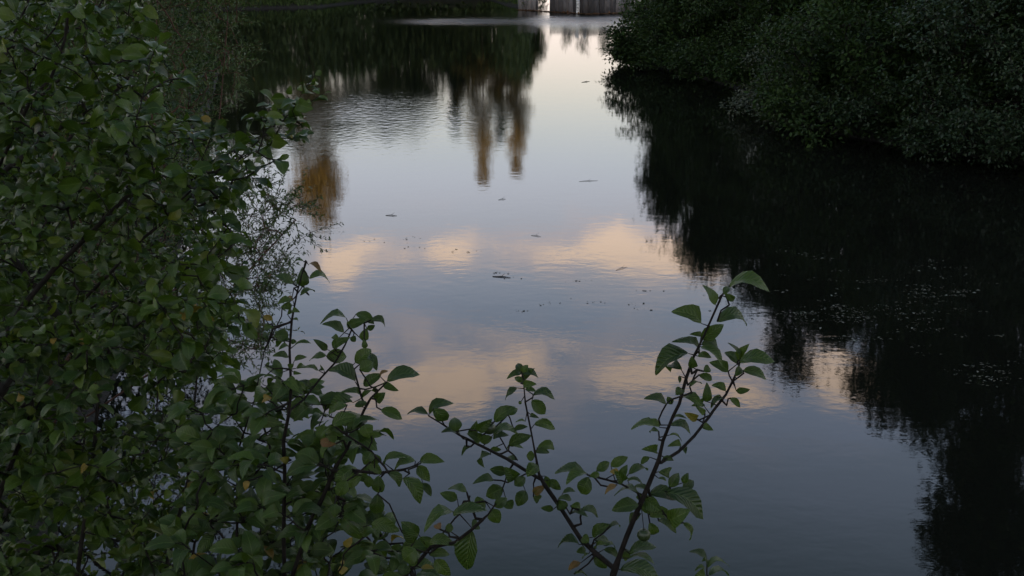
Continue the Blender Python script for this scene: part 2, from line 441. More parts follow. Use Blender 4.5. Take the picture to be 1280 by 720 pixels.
bp = n.node('ShaderNodeBump'); bp.inputs['Strength'].default_value = 1.0; bp.inputs['Distance'].default_value = 1.0
n.l.new(h, bp.inputs['Height']); n.l.new(bp.outputs[0], b.inputs['Normal'])
b.inputs['Base Color'].default_value = (.006, .0065, .005, 1)
n.l.new(addm(0.022, n.m('MULTIPLY', ruff, 0.3), n.m('MULTIPLY', mid, 0.05)), b.inputs['Roughness']); b.inputs['IOR'].default_value = 1.333
wv = np.array([(-45, 2, 0), (32, 2, 0), (32, 215, 0), (-45, 215, 0)], float)
water = link('water', np_mesh('water', wv, [(0, 1, 2, 3)], False), m_water)
tag(water, 'still dark pond water mirroring the evening sky', kind='structure')
#@@SETTING_END
# ------------------------------------------------------------------ trees and shrubs: generic builder
def crown_leaves(ends_p, per, spread, lsize, wratio, mode='up', flat=0.6, droop=0.15):
    """scatter leaves round twig ends; returns arrays"""
    ends_p = np.asarray(ends_p)
    N = len(ends_p) * per
    c = np.repeat(ends_p, per, 0)
    off = rng.normal(size=(N, 3)) * spread * np.array([1, 1, flat])
    pos = c + off
    xd = unit(off + rand_dirs(N) * spread * 0.7) ; xd[:, 2] -= droop
    nm = np.array([0, 0, 1.0]) + rand_dirs(N) * 0.75
    L = lsize * rng.uniform(0.65, 1.25, N)
    tint = np.clip(.12 + .62 * np.repeat(rng.random(len(ends_p)) ** 1.4, per) + .3 * rng.random(N) - .1, 0, 1)
    return pos, xd, nm, L, L * wratio, tint

def woody(name, label, cat, base, lobes, n_t, per, spread, lsize, leaf_mat, bark_mat, stems=1, r_tip=0.006, wratio=0.6,
          group=None, lean=(0, 0), rmax=0.16, zmin=0.12, droop=0.15, tpl=TSMALL, flat=0.6):
    """lobes: list of (cx, cy, cz, rx, ry, rz) relative to base; targets fill the shells of the lobes"""
    base = np.array([base[0], base[1], float(ground_z(base[0], base[1])) - 0.1 if len(base) < 3 else base[2]])
    t = thing(name, base, label, cat, group)
    lob = np.array(lobes, float)
    vol = (lob[:, 3] * lob[:, 4] * lob[:, 5]) ** 0.66; pr = vol / vol.sum()
    T = []
    for k in rng.choice(len(lob), n_t, p=pr):
        d = rand_dirs(1)[0]; rr = rng.uniform(0.35, 1.0) ** 0.5 * rng.uniform(0.85, 1.12)
        if rng.random() < .07: rr *= rng.uniform(1.25, 1.7)          # stray shoots
        q = base + lob[k, :3] + d * lob[k, 3:] * rr
        if q[2] > zmin: T.append(q)
    T = np.array(T)
    T = T[np.argsort(np.linalg.norm(T - base, axis=1))]
    sk = Skeleton()
    top = lob[:, 2].max()
    if stems > 1: sk.p.append(base.copy()); sk.par.append(-1)
    for s_ in range(stems):
        a = s_ * 2.4 + rng.random(); sp = 0.0 if stems == 1 else 0.12 * top
        b0 = base + np.array([math.cos(a), math.sin(a), 0]) * (0.0 if stems == 1 else 0.12)
        hgt = top * rng.uniform(0.75, 0.95)
        e = base + np.array([math.cos(a) * sp + lean[0], math.sin(a) * sp + lean[1], hgt])
        mid_ = (b0 + e) / 2 + rng.normal(size=3) * 0.04 * top
        q1 = b0 * 0.75 + e * 0.25 + rng.normal(size=3) * 0.02 * top
        sk.poly([b0, q1, mid_, e], -1 if stems == 1 else 0, 3)
    ends = sk.grow(T, 3, 0.05, 0.12, 0.5)
    link('trunk', tubes('trunk', sk.segs(r_tip, 0.5, rmax), 5), bark_mat, t)
    arr = crown_leaves([sk.p[i] for i in ends], per, spread, lsize, wratio, droop=droop, flat=flat)
    keep = arr[0][:, 2] > 0.03
    arr = [a_[keep] for a_ in arr]
    link('crown', leaf_batch('crown', [tpl], *arr), leaf_mat, t)
    return t

def blob_lobes(h, r, n_, low=0.25):
    """irregular crown: a few lobes up a height h with overall radius r"""
    out_ = [(0, 0, h * 0.62, r * 0.75, r * 0.75, h * 0.36)]
    for k in range(n_):
        a = rng.uniform(0, 6.28); z = rng.uniform(low, 0.92) * h
        f_ = r * (0.85 - 0.55 * abs(z / h - 0.45))
        out_.append((math.cos(a) * f_ * .8, math.sin(a) * f_ * .8, z, r * rng.uniform(.28, .5), r * rng.uniform(.28, .5), h * rng.uniform(.08, .17)))
    return out_

# ------------------------------------------------------------------ right bank: front shrubs hang over the water, taller trees behind
def gp(px, py): q = G(px, py); return q[0], q[1]
def on_line(px, dist):                       # a spot at that bearing and distance
    d = D3(px, 150); return d[0] / d[1] * dist, dist
def inland(px, py, off):                     # a spot that far behind the waterline point seen there
    q = G(px, py); e = .3
    g_ = np.array([shore_dist(q[0] + e, q[1]) - shore_dist(q[0] - e, q[1]), shore_dist(q[0], q[1] + e) - shore_dist(q[0], q[1] - e)])
    g_ = g_ / np.linalg.norm(g_); return float(q[0] + g_[0] * off), float(q[1] + g_[1] * off)
RIGHT = [  # name, label, category, (x,y), height, radius, targets, leaves each, leaf size, material, stems
    ('waterside_shrub', 'small bright green shrub on the very tip of the right spit', 'shrub', (5.75, 46.3), 1.9, .95, 300, 34, .085, M_FAR, 3),
    ('waterside_shrub', 'low dark shrub just behind the tip of the right spit', 'shrub', inland(820, 83, .5), 3.0, 1.5, 380, 34, .085, M_BANK, 3),
    ('waterside_shrub', 'rounded dark green shrub between the spit tip and the grey willow', 'shrub', inland(862, 91, .5), 3.6, 1.8, 420, 34, .085, M_BANK, 3),
    ('waterside_shrub', 'dark overhanging shrub left of the grey-leaved willow', 'shrub', inland(920, 108, .7), 3.7, 1.9, 460, 34, .08, M_BANK, 3),
    ('grey_willow', 'grey-leaved willow bush standing at the water on the right bank', 'shrub', inland(985, 146, .15), 2.5, 1.15, 280, 36, .07, M_GREY, 4),
    ('waterside_shrub', 'broad dark green shrub just right of the grey willow', 'shrub', inland(1065, 168, .5), 3.5, 1.9, 460, 34, .075, M_BANK, 3),
    ('waterside_shrub', 'bluish green shrub with hanging boughs near the right edge', 'shrub', inland(1160, 186, .45), 3.6, 1.9, 520, 34, .07, M_BANKB, 3),
    ('waterside_shrub', 'nearest bluish green shrub filling the right edge of the picture', 'shrub', inland(1265, 201, .4), 3.8, 1.9, 520, 34, .07, M_BANKB, 3),
    ('waterside_shrub', 'dark green shrub in the second row above the grey willow', 'shrub', inland(1010, 158, 2.6), 4.2, 2.0, 420, 34, .08, M_BANK, 3),
    ('waterside_shrub', 'dark green shrub in the second row by the right edge', 'shrub', inland(1150, 184, 2.9), 4.4, 2.1, 420, 34, .08, M_BANK, 3),
]
def clumps(h, r, n_=17):
    """boughs of a shrub: separate leafy clumps over a dome, some hanging low over the water"""
    out_ = [(0, 0, h * .48, r * .55, r * .55, h * .32)]
    for k in range(n_):
        u = (k + .5) / n_; z = h * (.1 + .86 * u ** .9); a = k * 2.4 + rng.uniform(-.4, .4)
        f_ = r * math.sqrt(max(.05, 1 - (max(0, u - .3) / .75) ** 2)) * rng.uniform(.6, 1.25)
        s_ = r * rng.uniform(.16, .42)
        out_.append((math.cos(a) * f_, math.sin(a) * f_, z, s_ * 1.2, s_ * 1.2, s_ * .7))
    for k in range(6):                       # hanging boughs on the water side
        a = rng.uniform(2.6, 5.0); out_.append((math.cos(a) * r * 1.12, math.sin(a) * r * 1.12, h * rng.uniform(.07, .22), r * .42, r * .42, r * .24))
    return out_
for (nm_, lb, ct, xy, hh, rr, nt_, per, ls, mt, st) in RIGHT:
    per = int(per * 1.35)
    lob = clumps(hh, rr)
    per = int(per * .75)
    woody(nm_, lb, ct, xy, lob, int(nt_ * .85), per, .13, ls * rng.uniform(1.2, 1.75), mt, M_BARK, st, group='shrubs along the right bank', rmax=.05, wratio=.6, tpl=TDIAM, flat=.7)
BACK = [  # taller trees, mostly seen as dark reflections: bearing px, distance, row their mirrored top reaches, radius
    (842, 45.5, 288, 1.2, 'slim small tree above the spit, its top mirrored beside the bright water'),
    (905, 41.5, 352, 1.5, 'dark tree behind the rounded shrubs of the spit'),
    (960, 38.5, 410, 1.3, 'dark tree above the overhanging shrub, left of the narrow one'),
    (1010, 36.5, 486, .8, 'narrow dark tree behind the grey willow, mirrored left of the bright cloud'),
    (1066, 35.0, 450, 1.1, 'shorter dark tree mirrored just above the bright cloud at right'),
    (1142, 31.0, 540, 1.15, 'tall dark tree mirrored to the right of the bright cloud'),
    (1200, 29.0, 572, 1.0, 'tall dark tree second from the right edge, mirrored far down the water'),
    (1175, 34.0, 440, 1.5, 'dark tree behind the bluish shrub with hanging boughs'),
    (1245, 31.0, 480, 1.5, 'dark tree behind the second row of shrubs by the right edge'),
    (1290, 25.5, 790, 1.25, 'tallest tree of the right bank, mirrored down to the lower right corner'),
    (1380, 24.0, 900, 2.0, 'tall tree past the right edge, mirrored in the lower right corner'),
]
for (bx, dist, yb, rr, lb) in BACK:
    xy = on_line(bx, dist); rng_d = math.hypot(*xy)
    hh = rng_d * math.tan(R(sky_dir(bx, yb)[1])) - CAM[2] - float(ground_z(*xy))
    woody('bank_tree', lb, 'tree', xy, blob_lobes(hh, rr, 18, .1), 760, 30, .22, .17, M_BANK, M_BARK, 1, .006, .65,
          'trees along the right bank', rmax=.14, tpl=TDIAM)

# ------------------------------------------------------------------ far side: wood on the left, golden-topped trees, plank wall
def pine(label, base, h_, r_, nw=15, gold=True, thin=1.0, name='golden_pine', clear=0.3):
    base = np.array([base[0], base[1], float(ground_z(*base)) - .1]); t = thing(name, base, label, 'tree', 'sunlit trees at the far end')
    sk = Skeleton(); sk.poly([base, base + (0.1, 0, h_ * .5), base + (-.05, .05, h_)], -1, 12)
    T = []
    for k in range(nw):
        z = h_ * (clear + (0.98 - clear) * (k / (nw - 1)) ** 0.9)
        rad = r_ * max(.06, 1.0 - ((z / h_ - clear) / (1 - clear))) ** 0.75 * rng.uniform(.55, 1.2)
        for j in range(max(2, int(rng.integers(6, 10) * (1.2 - k / nw)))):
            a = rng.uniform(0, 6.28)
            for f_ in (.35, .7, 1.0):
                T.append(base + (math.cos(a) * rad * f_, math.sin(a) * rad * f_, z - .12 * rad * f_ + rng.normal() * .08))
    ends = sk.grow(np.array(T), 2, .03, .05, .3)
    link('trunk', tubes('trunk', sk.segs(.008, .5, .17), 5), M_BARKP, t)
    arr = crown_leaves([sk.p[i] for i in ends], int(56 * thin), .2, .25, .36, flat=.5)
    link('crown', leaf_batch('crown', [TDIAM], *arr), M_GOLD if gold else M_BANK, t)
def far_spot(px, dist): return on_line(px, dist)
pine('golden conifer at the far end, left and taller of the mirrored pair', far_spot(603, 100), 16.0, 2.7, 17)
pine('golden conifer at the far end, right and slimmer of the mirrored pair', far_spot(645, 101), 15.3, 1.9, 16)
pine('dark slim conifer left of the mirrored golden pair', far_spot(570, 102), 11.5, 1.3, 14, False, name='dark_pine')
pine('dark conifer standing between the wood and the plank wall', far_spot(626, 104), 12.5, 3.0, 15, False, name='dark_pine')
golden = woody('golden_tree', 'tall golden broadleaf tree on the far left bank, mirrored beside the near branches', 'tree', far_spot(388, 90),
      [(0, 0, 10.5, 1.6, 1.6, 4.5), (.4, 0, 15.0, 1.4, 1.4, 3.0), (1.1, 0, 13.5, 1.2, 1.2, 2.2), (-.9, 0, 14.5, 1.1, 1.1, 1.4), (.2, 0, 7, 1.7, 1.7, 2)],
      460, 30, .36, .24, M_GOLD, M_BARKP, 1, .008, .6, 'sunlit trees at the far end', rmax=.2)
FARW = [(250, 92, 12, 3.6), (300, 94, 12, 3.4), (345, 95, 11.6, 3.2), (425, 97, 11.4, 3.2), (465, 101, 11.6, 3.2), (500, 104, 11.6, 3.0), (532, 106, 10.0, 2.2), (655, 106, 6.0, 1.5), (590, 107, 8.0, 2.6)]
FL = ['leftmost tree of the far wood behind the left bushes', 'second tree from the left in the far wood', 'tree of the far wood left of the golden tree',
      'tree of the far wood just right of the golden tree', 'tree in the middle of the far dark wood', 'tree of the far wood right of its middle',
      'small tree at the right end of the far dark wood', 'small dark tree right of the golden conifers', 'dark bushy tree between the far wood and the golden conifers']
for (bx, dist, hh, rr), lb in zip(FARW, FL):
    woody('far_tree', lb, 'tree', far_spot(bx, dist), blob_lobes(hh, rr, 12, .08), 330, 26, .42, .36, M_FAR, M_BARKP, 1, .01, .7,
          'trees of the far wood', rmax=.2, tpl=TDIAM)
# shrubs low on the far left bank
for k, (px, py, hh, rr, lb) in enumerate([(300, 8, 1.3, 1.2, 'low bush on the far left bank nearest the left branches'), (350, 6, 1.5, 1.4, 'low bush in the middle of the far left bank edge'),
                                 (402, 4, 1.2, 1.1, 'low bush at the right end of the far left bank edge')]):
    q = G(px, py); woody('bank_bush', lb, 'shrub', (q[0], q[1] + 1.5), blob_lobes(hh, rr, 8, .1), 130, 26, .14, .1, M_FAR, M_BARK, 3, .004, .6, 'low bushes on the far left bank', rmax=.03)

# grass fringe along the far-left bank and the spit
def grass(name, label, pts, h_, seed_mat):
    N = len(pts); pts = np.asarray(pts)
    xd = np.stack([rng.normal(size=N) * .35, rng.normal(size=N) * .35, np.ones(N)], 1)
    nm = rand_dirs(N); nm[:, 2] *= .2
    L = h_ * rng.uniform(.5, 1.3, N)
    o = link(name, leaf_batch(name, [TDIAM], pts, xd, nm, L, L * .07 + .01, rng.random(N)), seed_mat); tag(o, label, 'grass', kind='stuff'); return o
def bank_points(N, x0, x1, y0, y1, d0, d1):
    x = rng.uniform(x0, x1, N); y = rng.uniform(y0, y1, N); d = shore_dist(x, y)
    k = (d > d0) & (d < d1); x, y = x[k], y[k]
    return np.stack([x, y, ground_z(x, y) - .02], 1)
grass('grass', 'green grass fringe on the far left bank', bank_points(40000, -32, -10, 76, 94, .02, 4), .45, M_GRASS)
grass('grass', 'rough grass on the bank beside the plank wall', bank_points(26000, -3, 16, 76, 102, .02, 6), .4, M_GRASS)

def mass(name, label, pts, hmax_, lsize, mt, hang=0.0):
    N = len(pts); p = pts.copy(); p[:, 2] = np.maximum(p[:, 2], 0.03) + hmax_ * rng.random(N) ** 1.3
    L = lsize * rng.uniform(.6, 1.3, N)
    o = link(name, leaf_batch(name, [TDIAM], p, rand_dirs(N), np.array([0, 0, 1.]) + rand_dirs(N) * .9, L, L * .62, rng.random(N)), mt)
    tag(o, label, 'undergrowth', kind='stuff')
def shore_points(i0, i1, N, d0, d1):         # spread along that stretch of shoreline, d0..d1 inland
    A_ = SHORE[i0:i1]; B_ = SHORE[i0 + 1:i1 + 1] if i1 < len(SHORE) else np.vstack([SHORE[i0 + 1:], SHORE[:1]])
    ln = np.linalg.norm(B_ - A_, axis=1); k = rng.choice(len(A_), N, p=ln / ln.sum()); e_ = (B_ - A_)[k] / ln[k][:, None]
    p = A_[k] + (B_ - A_)[k] * rng.random(N)[:, None] + np.stack([e_[:, 1], -e_[:, 0]], 1) * (d0 + (d1 - d0) * rng.random(N))[:, None]
    d = shore_dist(p[:, 0], p[:, 1]); p = p[d > min(d0, 0) - .05]
    return np.stack([p[:, 0], p[:, 1], ground_z(p[:, 0], p[:, 1])], 1)
mass('undergrowth', 'dark leafy growth along the foot of the right bank', shore_points(4, 14, 30000, -.3, 2.2), 0.8, .13, M_BANK)
mass('undergrowth', 'dark leafy growth along the left bank behind the near bushes', shore_points(33, 39, 60000, -.2, 4.5), 1.3, .12, M_BANK)
mass('undergrowth', 'dark thicket under the trees of the far wood', bank_points(150000, -48, 1.5, 78, 116, .2, 14), 5.5, .36, M_FAR)
# weathered plank wall
m_plank, n, b, out = mat('weathered_plank')
geo = n.node('ShaderNodeNewGeometry'); oi = n.node('ShaderNodeObjectInfo')
x_, y_, z_ = n.sep(geo.outputs['Position'])
gr = n.noise(n.xyz(n.m('MULTIPLY', x_, 9.0), n.m('MULTIPLY', y_, 9.0), n.m('MULTIPLY', z_, .9)), 2.5, 5, .65)
c = n.ramp(n.m('ADD', n.m('MULTIPLY', gr, .7), n.m('MULTIPLY', oi.outputs['Random'], .5)), [(.3, (.03, .027, .026)), (.55, (.09, .082, .08)), (.9, (.3, .28, .27))])
n.l.new(c, b.inputs['Base Color']); b.inputs['Roughness'].default_value = .9
def box_mesh(name, sx, sy, sz, seed=0, taper=0.0):
    rg = random.Random(seed)
    v = []
    for z in (0, 1):
        for (x, y) in ((-.5, -.5), (.5, -.5), (.5, .5), (-.5, .5)):
            v.append((x * sx * (1 - taper * z) + rg.uniform(-.01, .01), y * sy, z * sz + (rg.uniform(-.06, .06) if z else 0)))
    return np_mesh(name, v, [(0, 3, 2, 1), (4, 5, 6, 7), (0, 1, 5, 4), (1, 2, 6, 5), (2, 3, 7, 6), (3, 0, 4, 7)], False)
A0 = G(648, 12.0); B0 = G(735, 17.5); C0 = G(822, 14.0)
wall_t = thing('plank_wall', (A0[0], A0[1], -.1), 'low weathered grey plank wall with a bright gap along the far end of the pond', 'wall')
plank_variants = [box_mesh('plank', .44, .07, 1.55, 40 + k) for k in range(4)]
for me in plank_variants: me.materials.append(m_plank)
pl = 0
for (s0, s1) in ((A0, B0), (B0, C0)):
    L = np.linalg.norm(s1[:2] - s0[:2]); k_n = int(L / .46); dirv = (s1 - s0) / k_n
    for k in range(k_n):
        q = s0 + dirv * (k + .5); px, py, _ = proj(q)
        if 672 < px < 690: continue
        o = link('plank', plank_variants[pl % 4], None, wall_t); pl += 1
        o.location = (q[0], q[1] + .12 + rng.uniform(-.015, .015), -.12); o.rotation_euler = (R(rng.normal() * 1.2), R(rng.normal() * .8), math.atan2(dirv[1], dirv[0]))
rail = link('rail', tubes('rail', [(G(692, 14) + (0, .35, 1.1), B0 + (0, .3, 1.1), .06, .06), (B0 + (0, .3, 1.1), C0 + (0, .3, 1.1), .06, .06)], 6), m_plank, wall_t)
for px in (670.5, 692):
    q = G(px, 12.5); o = link('post', box_mesh('post', .18, .18, 1.75, int(px)), m_plank, wall_t); o.location = (q[0], q[1] + .02, -.15)
# pale birch saplings before the wall and weeds on top of it
birch_white, n, b, out = mat('birch_bark')
geo = n.node('ShaderNodeNewGeometry'); x_, y_, z_ = n.sep(geo.outputs['Position'])
bn = n.noise(n.xyz(n.m('MULTIPLY', x_, 4.), n.m('MULTIPLY', y_, 4.), n.m('MULTIPLY', z_, 14.)), 1.5, 4, .6)
n.l.new(n.ramp(bn, [(.36, (.06, .055, .05)), (.46, (.6, .6, .58)), (.8, (.72, .72, .7))]), b.inputs['Base Color']); b.inputs['Roughness'].default_value = .7
for k, (px, lb) in enumerate([(722, 'pale birch post trunk left of the pair before the plank wall'), (732, 'pale birch post trunk right of the pair before the plank wall')]):
    q = G(px, 16.8); base = np.array([q[0], q[1] - .05, -.3])
    t = thing('birch_trunk', base, lb, 'tree trunk', 'birch trunks before the plank wall')
    sk = Skeleton(); sk.poly([base, base + (.03, .02, .9), base + (-.04, .05, 1.9)], -1, 3)
    link('trunk', tubes('trunk', sk.segs(.13 - .02 * k), 9), birch_white, t)
for k, (px, hh, lb) in enumerate([(712, 2.5, 'bushy weed on the far bank left of its two neighbours'), (731, 2.3, 'bushy weed on the far bank between its two neighbours'), (759, 2.35, 'bushy weed on the far bank nearest the right spit'), (660, 2.5, 'bushy weed left of the bright gap in the plank wall')]):
    q = G(px, 14); woody('bank_weed', lb, 'shrub', (q[0], q[1] + 1.6), [(0, 0, hh * .6, .4, .4, hh * .4)], 60, 14, .12, .13, M_FAR, M_BARK, 3, .004, .45, 'weeds behind the plank wall', rmax=.02)
# line of fallen leaves floating at the foot of the wall
N = 900
tt = rng.random(N); seg = rng.random(N) < .5
pp = np.where(seg[:, None], A0 + (B0 - A0) * tt[:, None], B0 + (C0 - B0) * tt[:, None])
pp = pp + np.stack([rng.normal(size=N) * .05, -.25 - np.abs(rng.normal(size=N)) * .25, np.full(N, .006)], 1); pp[:, 2] = .008
xd = rand_dirs(N); xd[:, 2] *= .1; nm = np.array([0, 0, 1.]) + rand_dirs(N) * .25
m_litter = leaf_material('leaf_litter', [(0, (.12, .05, .03)), (.6, (.17, .075, .04)), (1, (.22, .13, .06))], .8, .05, .2)
o = link('fallen_leaves', leaf_batch('fallen_leaves', [TDIAM], pp, xd, nm, np.full(N, .22), np.full(N, .14), rng.random(N)), m_litter)
tag(o, 'reddish band of fallen leaves floating at the foot of the plank wall', 'leaves', kind='stuff')
#@@FAR_END
# ------------------------------------------------------------------ near plants on the viewer's bank
def in_poly(x, y, poly):
    c = False; n_ = len(poly)
    for i in range(n_):
        ax, ay = poly[i]; bx, by = poly[(i + 1) % n_]
        if (ay > y) != (by > y) and x < (bx - ax) * (y - ay) / (by - ay) + ax: c = not c
    return c
def sample_poly(poly, n_, d0, d1, dpow=1.0, keep=None):
    xs = [p[0] for p in poly]; ys = [p[1] for p in poly]; out_ = []
    while len(out_) < n_:
        x = rng.uniform(min(xs), max(xs)); y = rng.uniform(min(ys), max(ys))
        if in_poly(x, y, poly) and (keep is None or rng.random() < keep(x, y)):
            q = P(x, y, d0 + (d1 - d0) * rng.random() ** dpow)
            if q[2] > ground_z(q[0], q[1]) + .05: out_.append(q)
    return np.array(out_)

APPLE_T = [leaf_template(7, 'apple', a, f, c_, .025, tw) for (a, f, c_, tw) in
           ((.20, .3, .0, .0), (.28, .25, .06, .2), (.12, .4, .0, -.2), (.32, .2, .12, .1), (.22, .5, .05, -.35), (.16, .15, .2, .3))]
ALDER_T = [leaf_template(7, 'alder', a, f, c_, .04, tw) for (a, f, c_, tw) in
           ((.14, .35, .0, .1), (.24, .5, .06, .35), (.08, .7, .1, -.4), (.28, .3, .15, .25), (.18, .85, .05, -.5))]
ALDER_B = [leaf_template(4, 'alder', a, f, c_, .0, 0, 1) for (a, f, c_) in ((.12, .4, 0), (.24, .55, .1), (.08, .8, .05))]
def template_mesh(name, T, material):
    me = np_mesh(name, T[0], T[1], True, None, T[2]); me.materials.append(material); return me
APPLE_ME = {k: [template_mesh('leaf', T, mt) for T in APPLE_T] for k, mt in (('g', M_APPLE), ('y', M_YELLOW), ('b', M_BROWN))}
ALDER_ME = {k: [template_mesh('leaf', T, mt) for T in ALDER_T] for k, mt in (('g', M_ALDERO), ('y', M_YELLOW))}

def place_leaf(me, parent, base, xd, nm, L, Wd, label=None):
    x = Vector(xd).normalized(); z = Vector(nm); y = z.cross(x).normalized(); z = x.cross(y)
    o = bpy.data.objects.new('leaf', me); col.objects.link(o); o.parent = parent
    b_ = Vector(base) - parent.location
    o.matrix_basis = Matrix(((x[0] * L, y[0] * Wd, z[0] * L, b_[0]), (x[1] * L, y[1] * Wd, z[1] * L, b_[1]), (x[2] * L, y[2] * Wd, z[2] * L, b_[2]), (0, 0, 0, 1)))
    if label: o['label'] = label
    return o

m_fruit, n, b, out = mat('green_apple_skin')
geo = n.node('ShaderNodeNewGeometry'); fn = n.noise(geo.outputs['Position'], 60, 3, .5)
n.l.new(n.ramp(fn, [(.35, (.02, .035, .01)), (.7, (.035, .05, .015))]), b.inputs['Base Color']); b.inputs['Roughness'].default_value = .4
def apple_fruit(parent, c_, r_, sk):
    V_ = []; nseg, nr = 10, 7
    for i in range(nr + 1):
        ph = math.pi * i / nr
        rr = math.sin(ph); zz = math.cos(ph) * .93
        if i in (0, nr): rr = .02; zz *= .78
        for j in range(nseg):
            a = 2 * math.pi * j / nseg; V_.append((c_[0] + r_ * rr * math.cos(a), c_[1] + r_ * rr * math.sin(a), c_[2] + r_ * zz))
    F_ = [(i * nseg + j, (i + 1) * nseg + j, (i + 1) * nseg + (j + 1) % nseg, i * nseg + (j + 1) % nseg) for i in range(nr) for j in range(nseg)]
    o = link('apple', np_mesh('apple', V_, F_), m_fruit, parent); o['label'] = 'small dark green apple hanging among the leaves'
    k = sk.nearest(np.array(c_) + (0, 0, .05)); return (sk.p[k], np.array(c_) + (0, 0, r_ * .7), .0009, .0007)

class Plant:
    def __init__(s, name, label, cat, root_xy, group=None):
        z = float(ground_z(*root_xy)); s.root = np.array([root_xy[0], root_xy[1], z - .05])
        s.t = thing(name, s.root, label, cat, group); s.sk = Skeleton(); s.sk.p.append(s.root); s.sk.par.append(-1)
        s.extra = []; s.n = 0
    def stem(s, pts, join=None, tf=None):
        """pts in photo pixels with a distance each; join = None (from the root) or a node index"""
        q = [P(*(tf(p) if tf else p)) for p in pts]
        return s.sk.poly(q, 0 if join is None else join, 3)
    def branch(s, pts):
        q = [P(*p) for p in pts]; return s.sk.poly(q, s.sk.nearest(q[0]), 3)
    def leaf_px(s, bx, by, tx, ty, wpx, d, kind='g', spread=.03):
        d1 = d + rng.normal() * spread; d2 = d1 + rng.normal() * .016
        b_ = P(bx, by, d1); e = P(tx, ty, d2); x = e - b_; L = np.linalg.norm(x)
        lp = math.hypot(tx - bx, ty - by); wm = wpx * d / F
        v = unit(CAM - b_); xu = x / L; v = unit(v - xu * (v @ xu)); u = np.cross(xu, v)
        if u[2] < 0: u = -u
        c_ = min(1.0, max(.22, wpx / max(lp, 1) / .58)); sn = math.sqrt(1 - c_ * c_)
        nm = v * c_ + u * sn; Wd = max(wm / c_, .42 * L)
        me = APPLE_ME[kind][int(rng.integers(0, 6))]
        place_leaf(me, s.t, b_, xu, nm, L * 1.04, Wd, {'g': None, 'y': 'yellowed leaf', 'b': 'withered brown leaf'}[kind]); s.n += 1
        k = s.sk.nearest(b_); gap = np.linalg.norm(s.sk.p[k] - b_)
        if gap > .035:                        # long way to the stem: a real side twig, later leaves join it
            a_ = s.sk.p[k]; s.sk.poly([a_ * .67 + b_ * .33 + rng.normal(size=3) * .12 * gap - (0, 0, .1 * gap), a_ * .3 + b_ * .7 + rng.normal(size=3) * .06 * gap - (0, 0, .06 * gap), b_], k, 1)
        else: s.extra.append((s.sk.p[k], b_, .0012, .0007))
    def leaf_free(s, b_, xd, nm, L, Wd, mes, label=None):
        place_leaf(mes[int(rng.integers(0, len(mes)))], s.t, b_, xd, nm, L, Wd, label); s.n += 1
    def finish(s, bark, r_tip, power=.45, rmax=.03):
        link('stem', tubes('stem', s.sk.segs(r_tip, power, rmax) + s.extra, 6), bark, s.t)

def Z(ox, oy, k): return lambda x, y: (ox + x * k, oy + y * k)
def hand(plant, tf, k, d, rows):
    for r_ in rows:
        kind = r_[5] if len(r_) > 5 else 'g'
        b_ = tf(r_[0], r_[1]); e = tf(r_[2], r_[3]); plant.leaf_px(b_[0], b_[1], e[0], e[1], r_[4] * k, d, kind)
def pxs(tf, pts, d): return [(*tf(x, y), d + (pts.index((x, y)) * .0)) for (x, y) in pts]

# ---- forked apple sapling, right of centre
Z6 = Z(690, 330, .2917); Z7 = Z(690, 520, .2778); Z5 = Z(500, 480, 1 / 3); Z8 = Z(330, 320, .2778); Z9 = Z(220, 500, .3055)
DA = 2.0
ap = Plant('apple_sapling', 'forked apple sapling right of centre with two rising leafy shoots', 'sapling', (.17, 2.05))
base_px = (764, 745, DA + .02)
j0 = ap.sk.poly([P(762, 900, DA + .12), P(*base_px)], 0, 3)
main = [(275, 715), (300, 640), (335, 545), (370, 460), (430, 320), (480, 200), (500, 110), (545, 0)]
jm = j0
pts = [(*Z7(x, y), DA - .006 * i) for i, (x, y) in enumerate(main)] + [(*Z6(x, y), DA - .05 - .008 * i) for i, (x, y) in enumerate([(545, 600), (575, 490), (610, 390), (650, 310), (690, 220), (728, 135)])]
ap.sk.poly([P(*q) for q in pts], j0, 2)
ap.branch([(*Z7(490, 210), DA - .03), (*Z7(570, 160), DA - .0), (*Z7(640, 90), DA + .03), (*Z7(710, 0), DA + .06), (*Z6(690, 630), DA + .07), (*Z6(745, 560), DA + .09), (*Z6(775, 500), DA + .1), (*Z6(800, 440), DA + .11), (*Z6(812, 385), DA + .12)])
ap.branch([(*Z6(773, 505), DA + .1), (*Z6(822, 468), DA + .1)])
ap.branch([(*Z7(285, 690), DA), (*Z7(200, 620), DA + .05), (*Z7(130, 555), DA + .08), (*Z7(75, 470), DA + .1), (*Z7(30, 400), DA + .12), (*Z5(540, 375), DA + .13), (*Z5(522, 340), DA + .14), (*Z5(505, 250), DA + .15), (*Z5(490, 170), DA + .15), (*Z5(470, 70), DA + .14), (*Z5(463, -10), DA + .13), (*Z5(456, -45), DA + .12)])
ap.branch([(*Z5(525, 355), DA + .14), (*Z5(480, 330), DA + .17), (*Z5(400, 280), DA + .2), (*Z5(310, 235), DA + .24), (*Z5(220, 190), DA + .27), (*Z5(150, 145), DA + .3), (*Z5(108, 120), DA + .31)])
ap.branch([(*Z7(385, 345), DA), (*Z7(310, 305), DA - .04), (*Z7(240, 285), DA - .07), (*Z7(160, 265), DA - .1)])
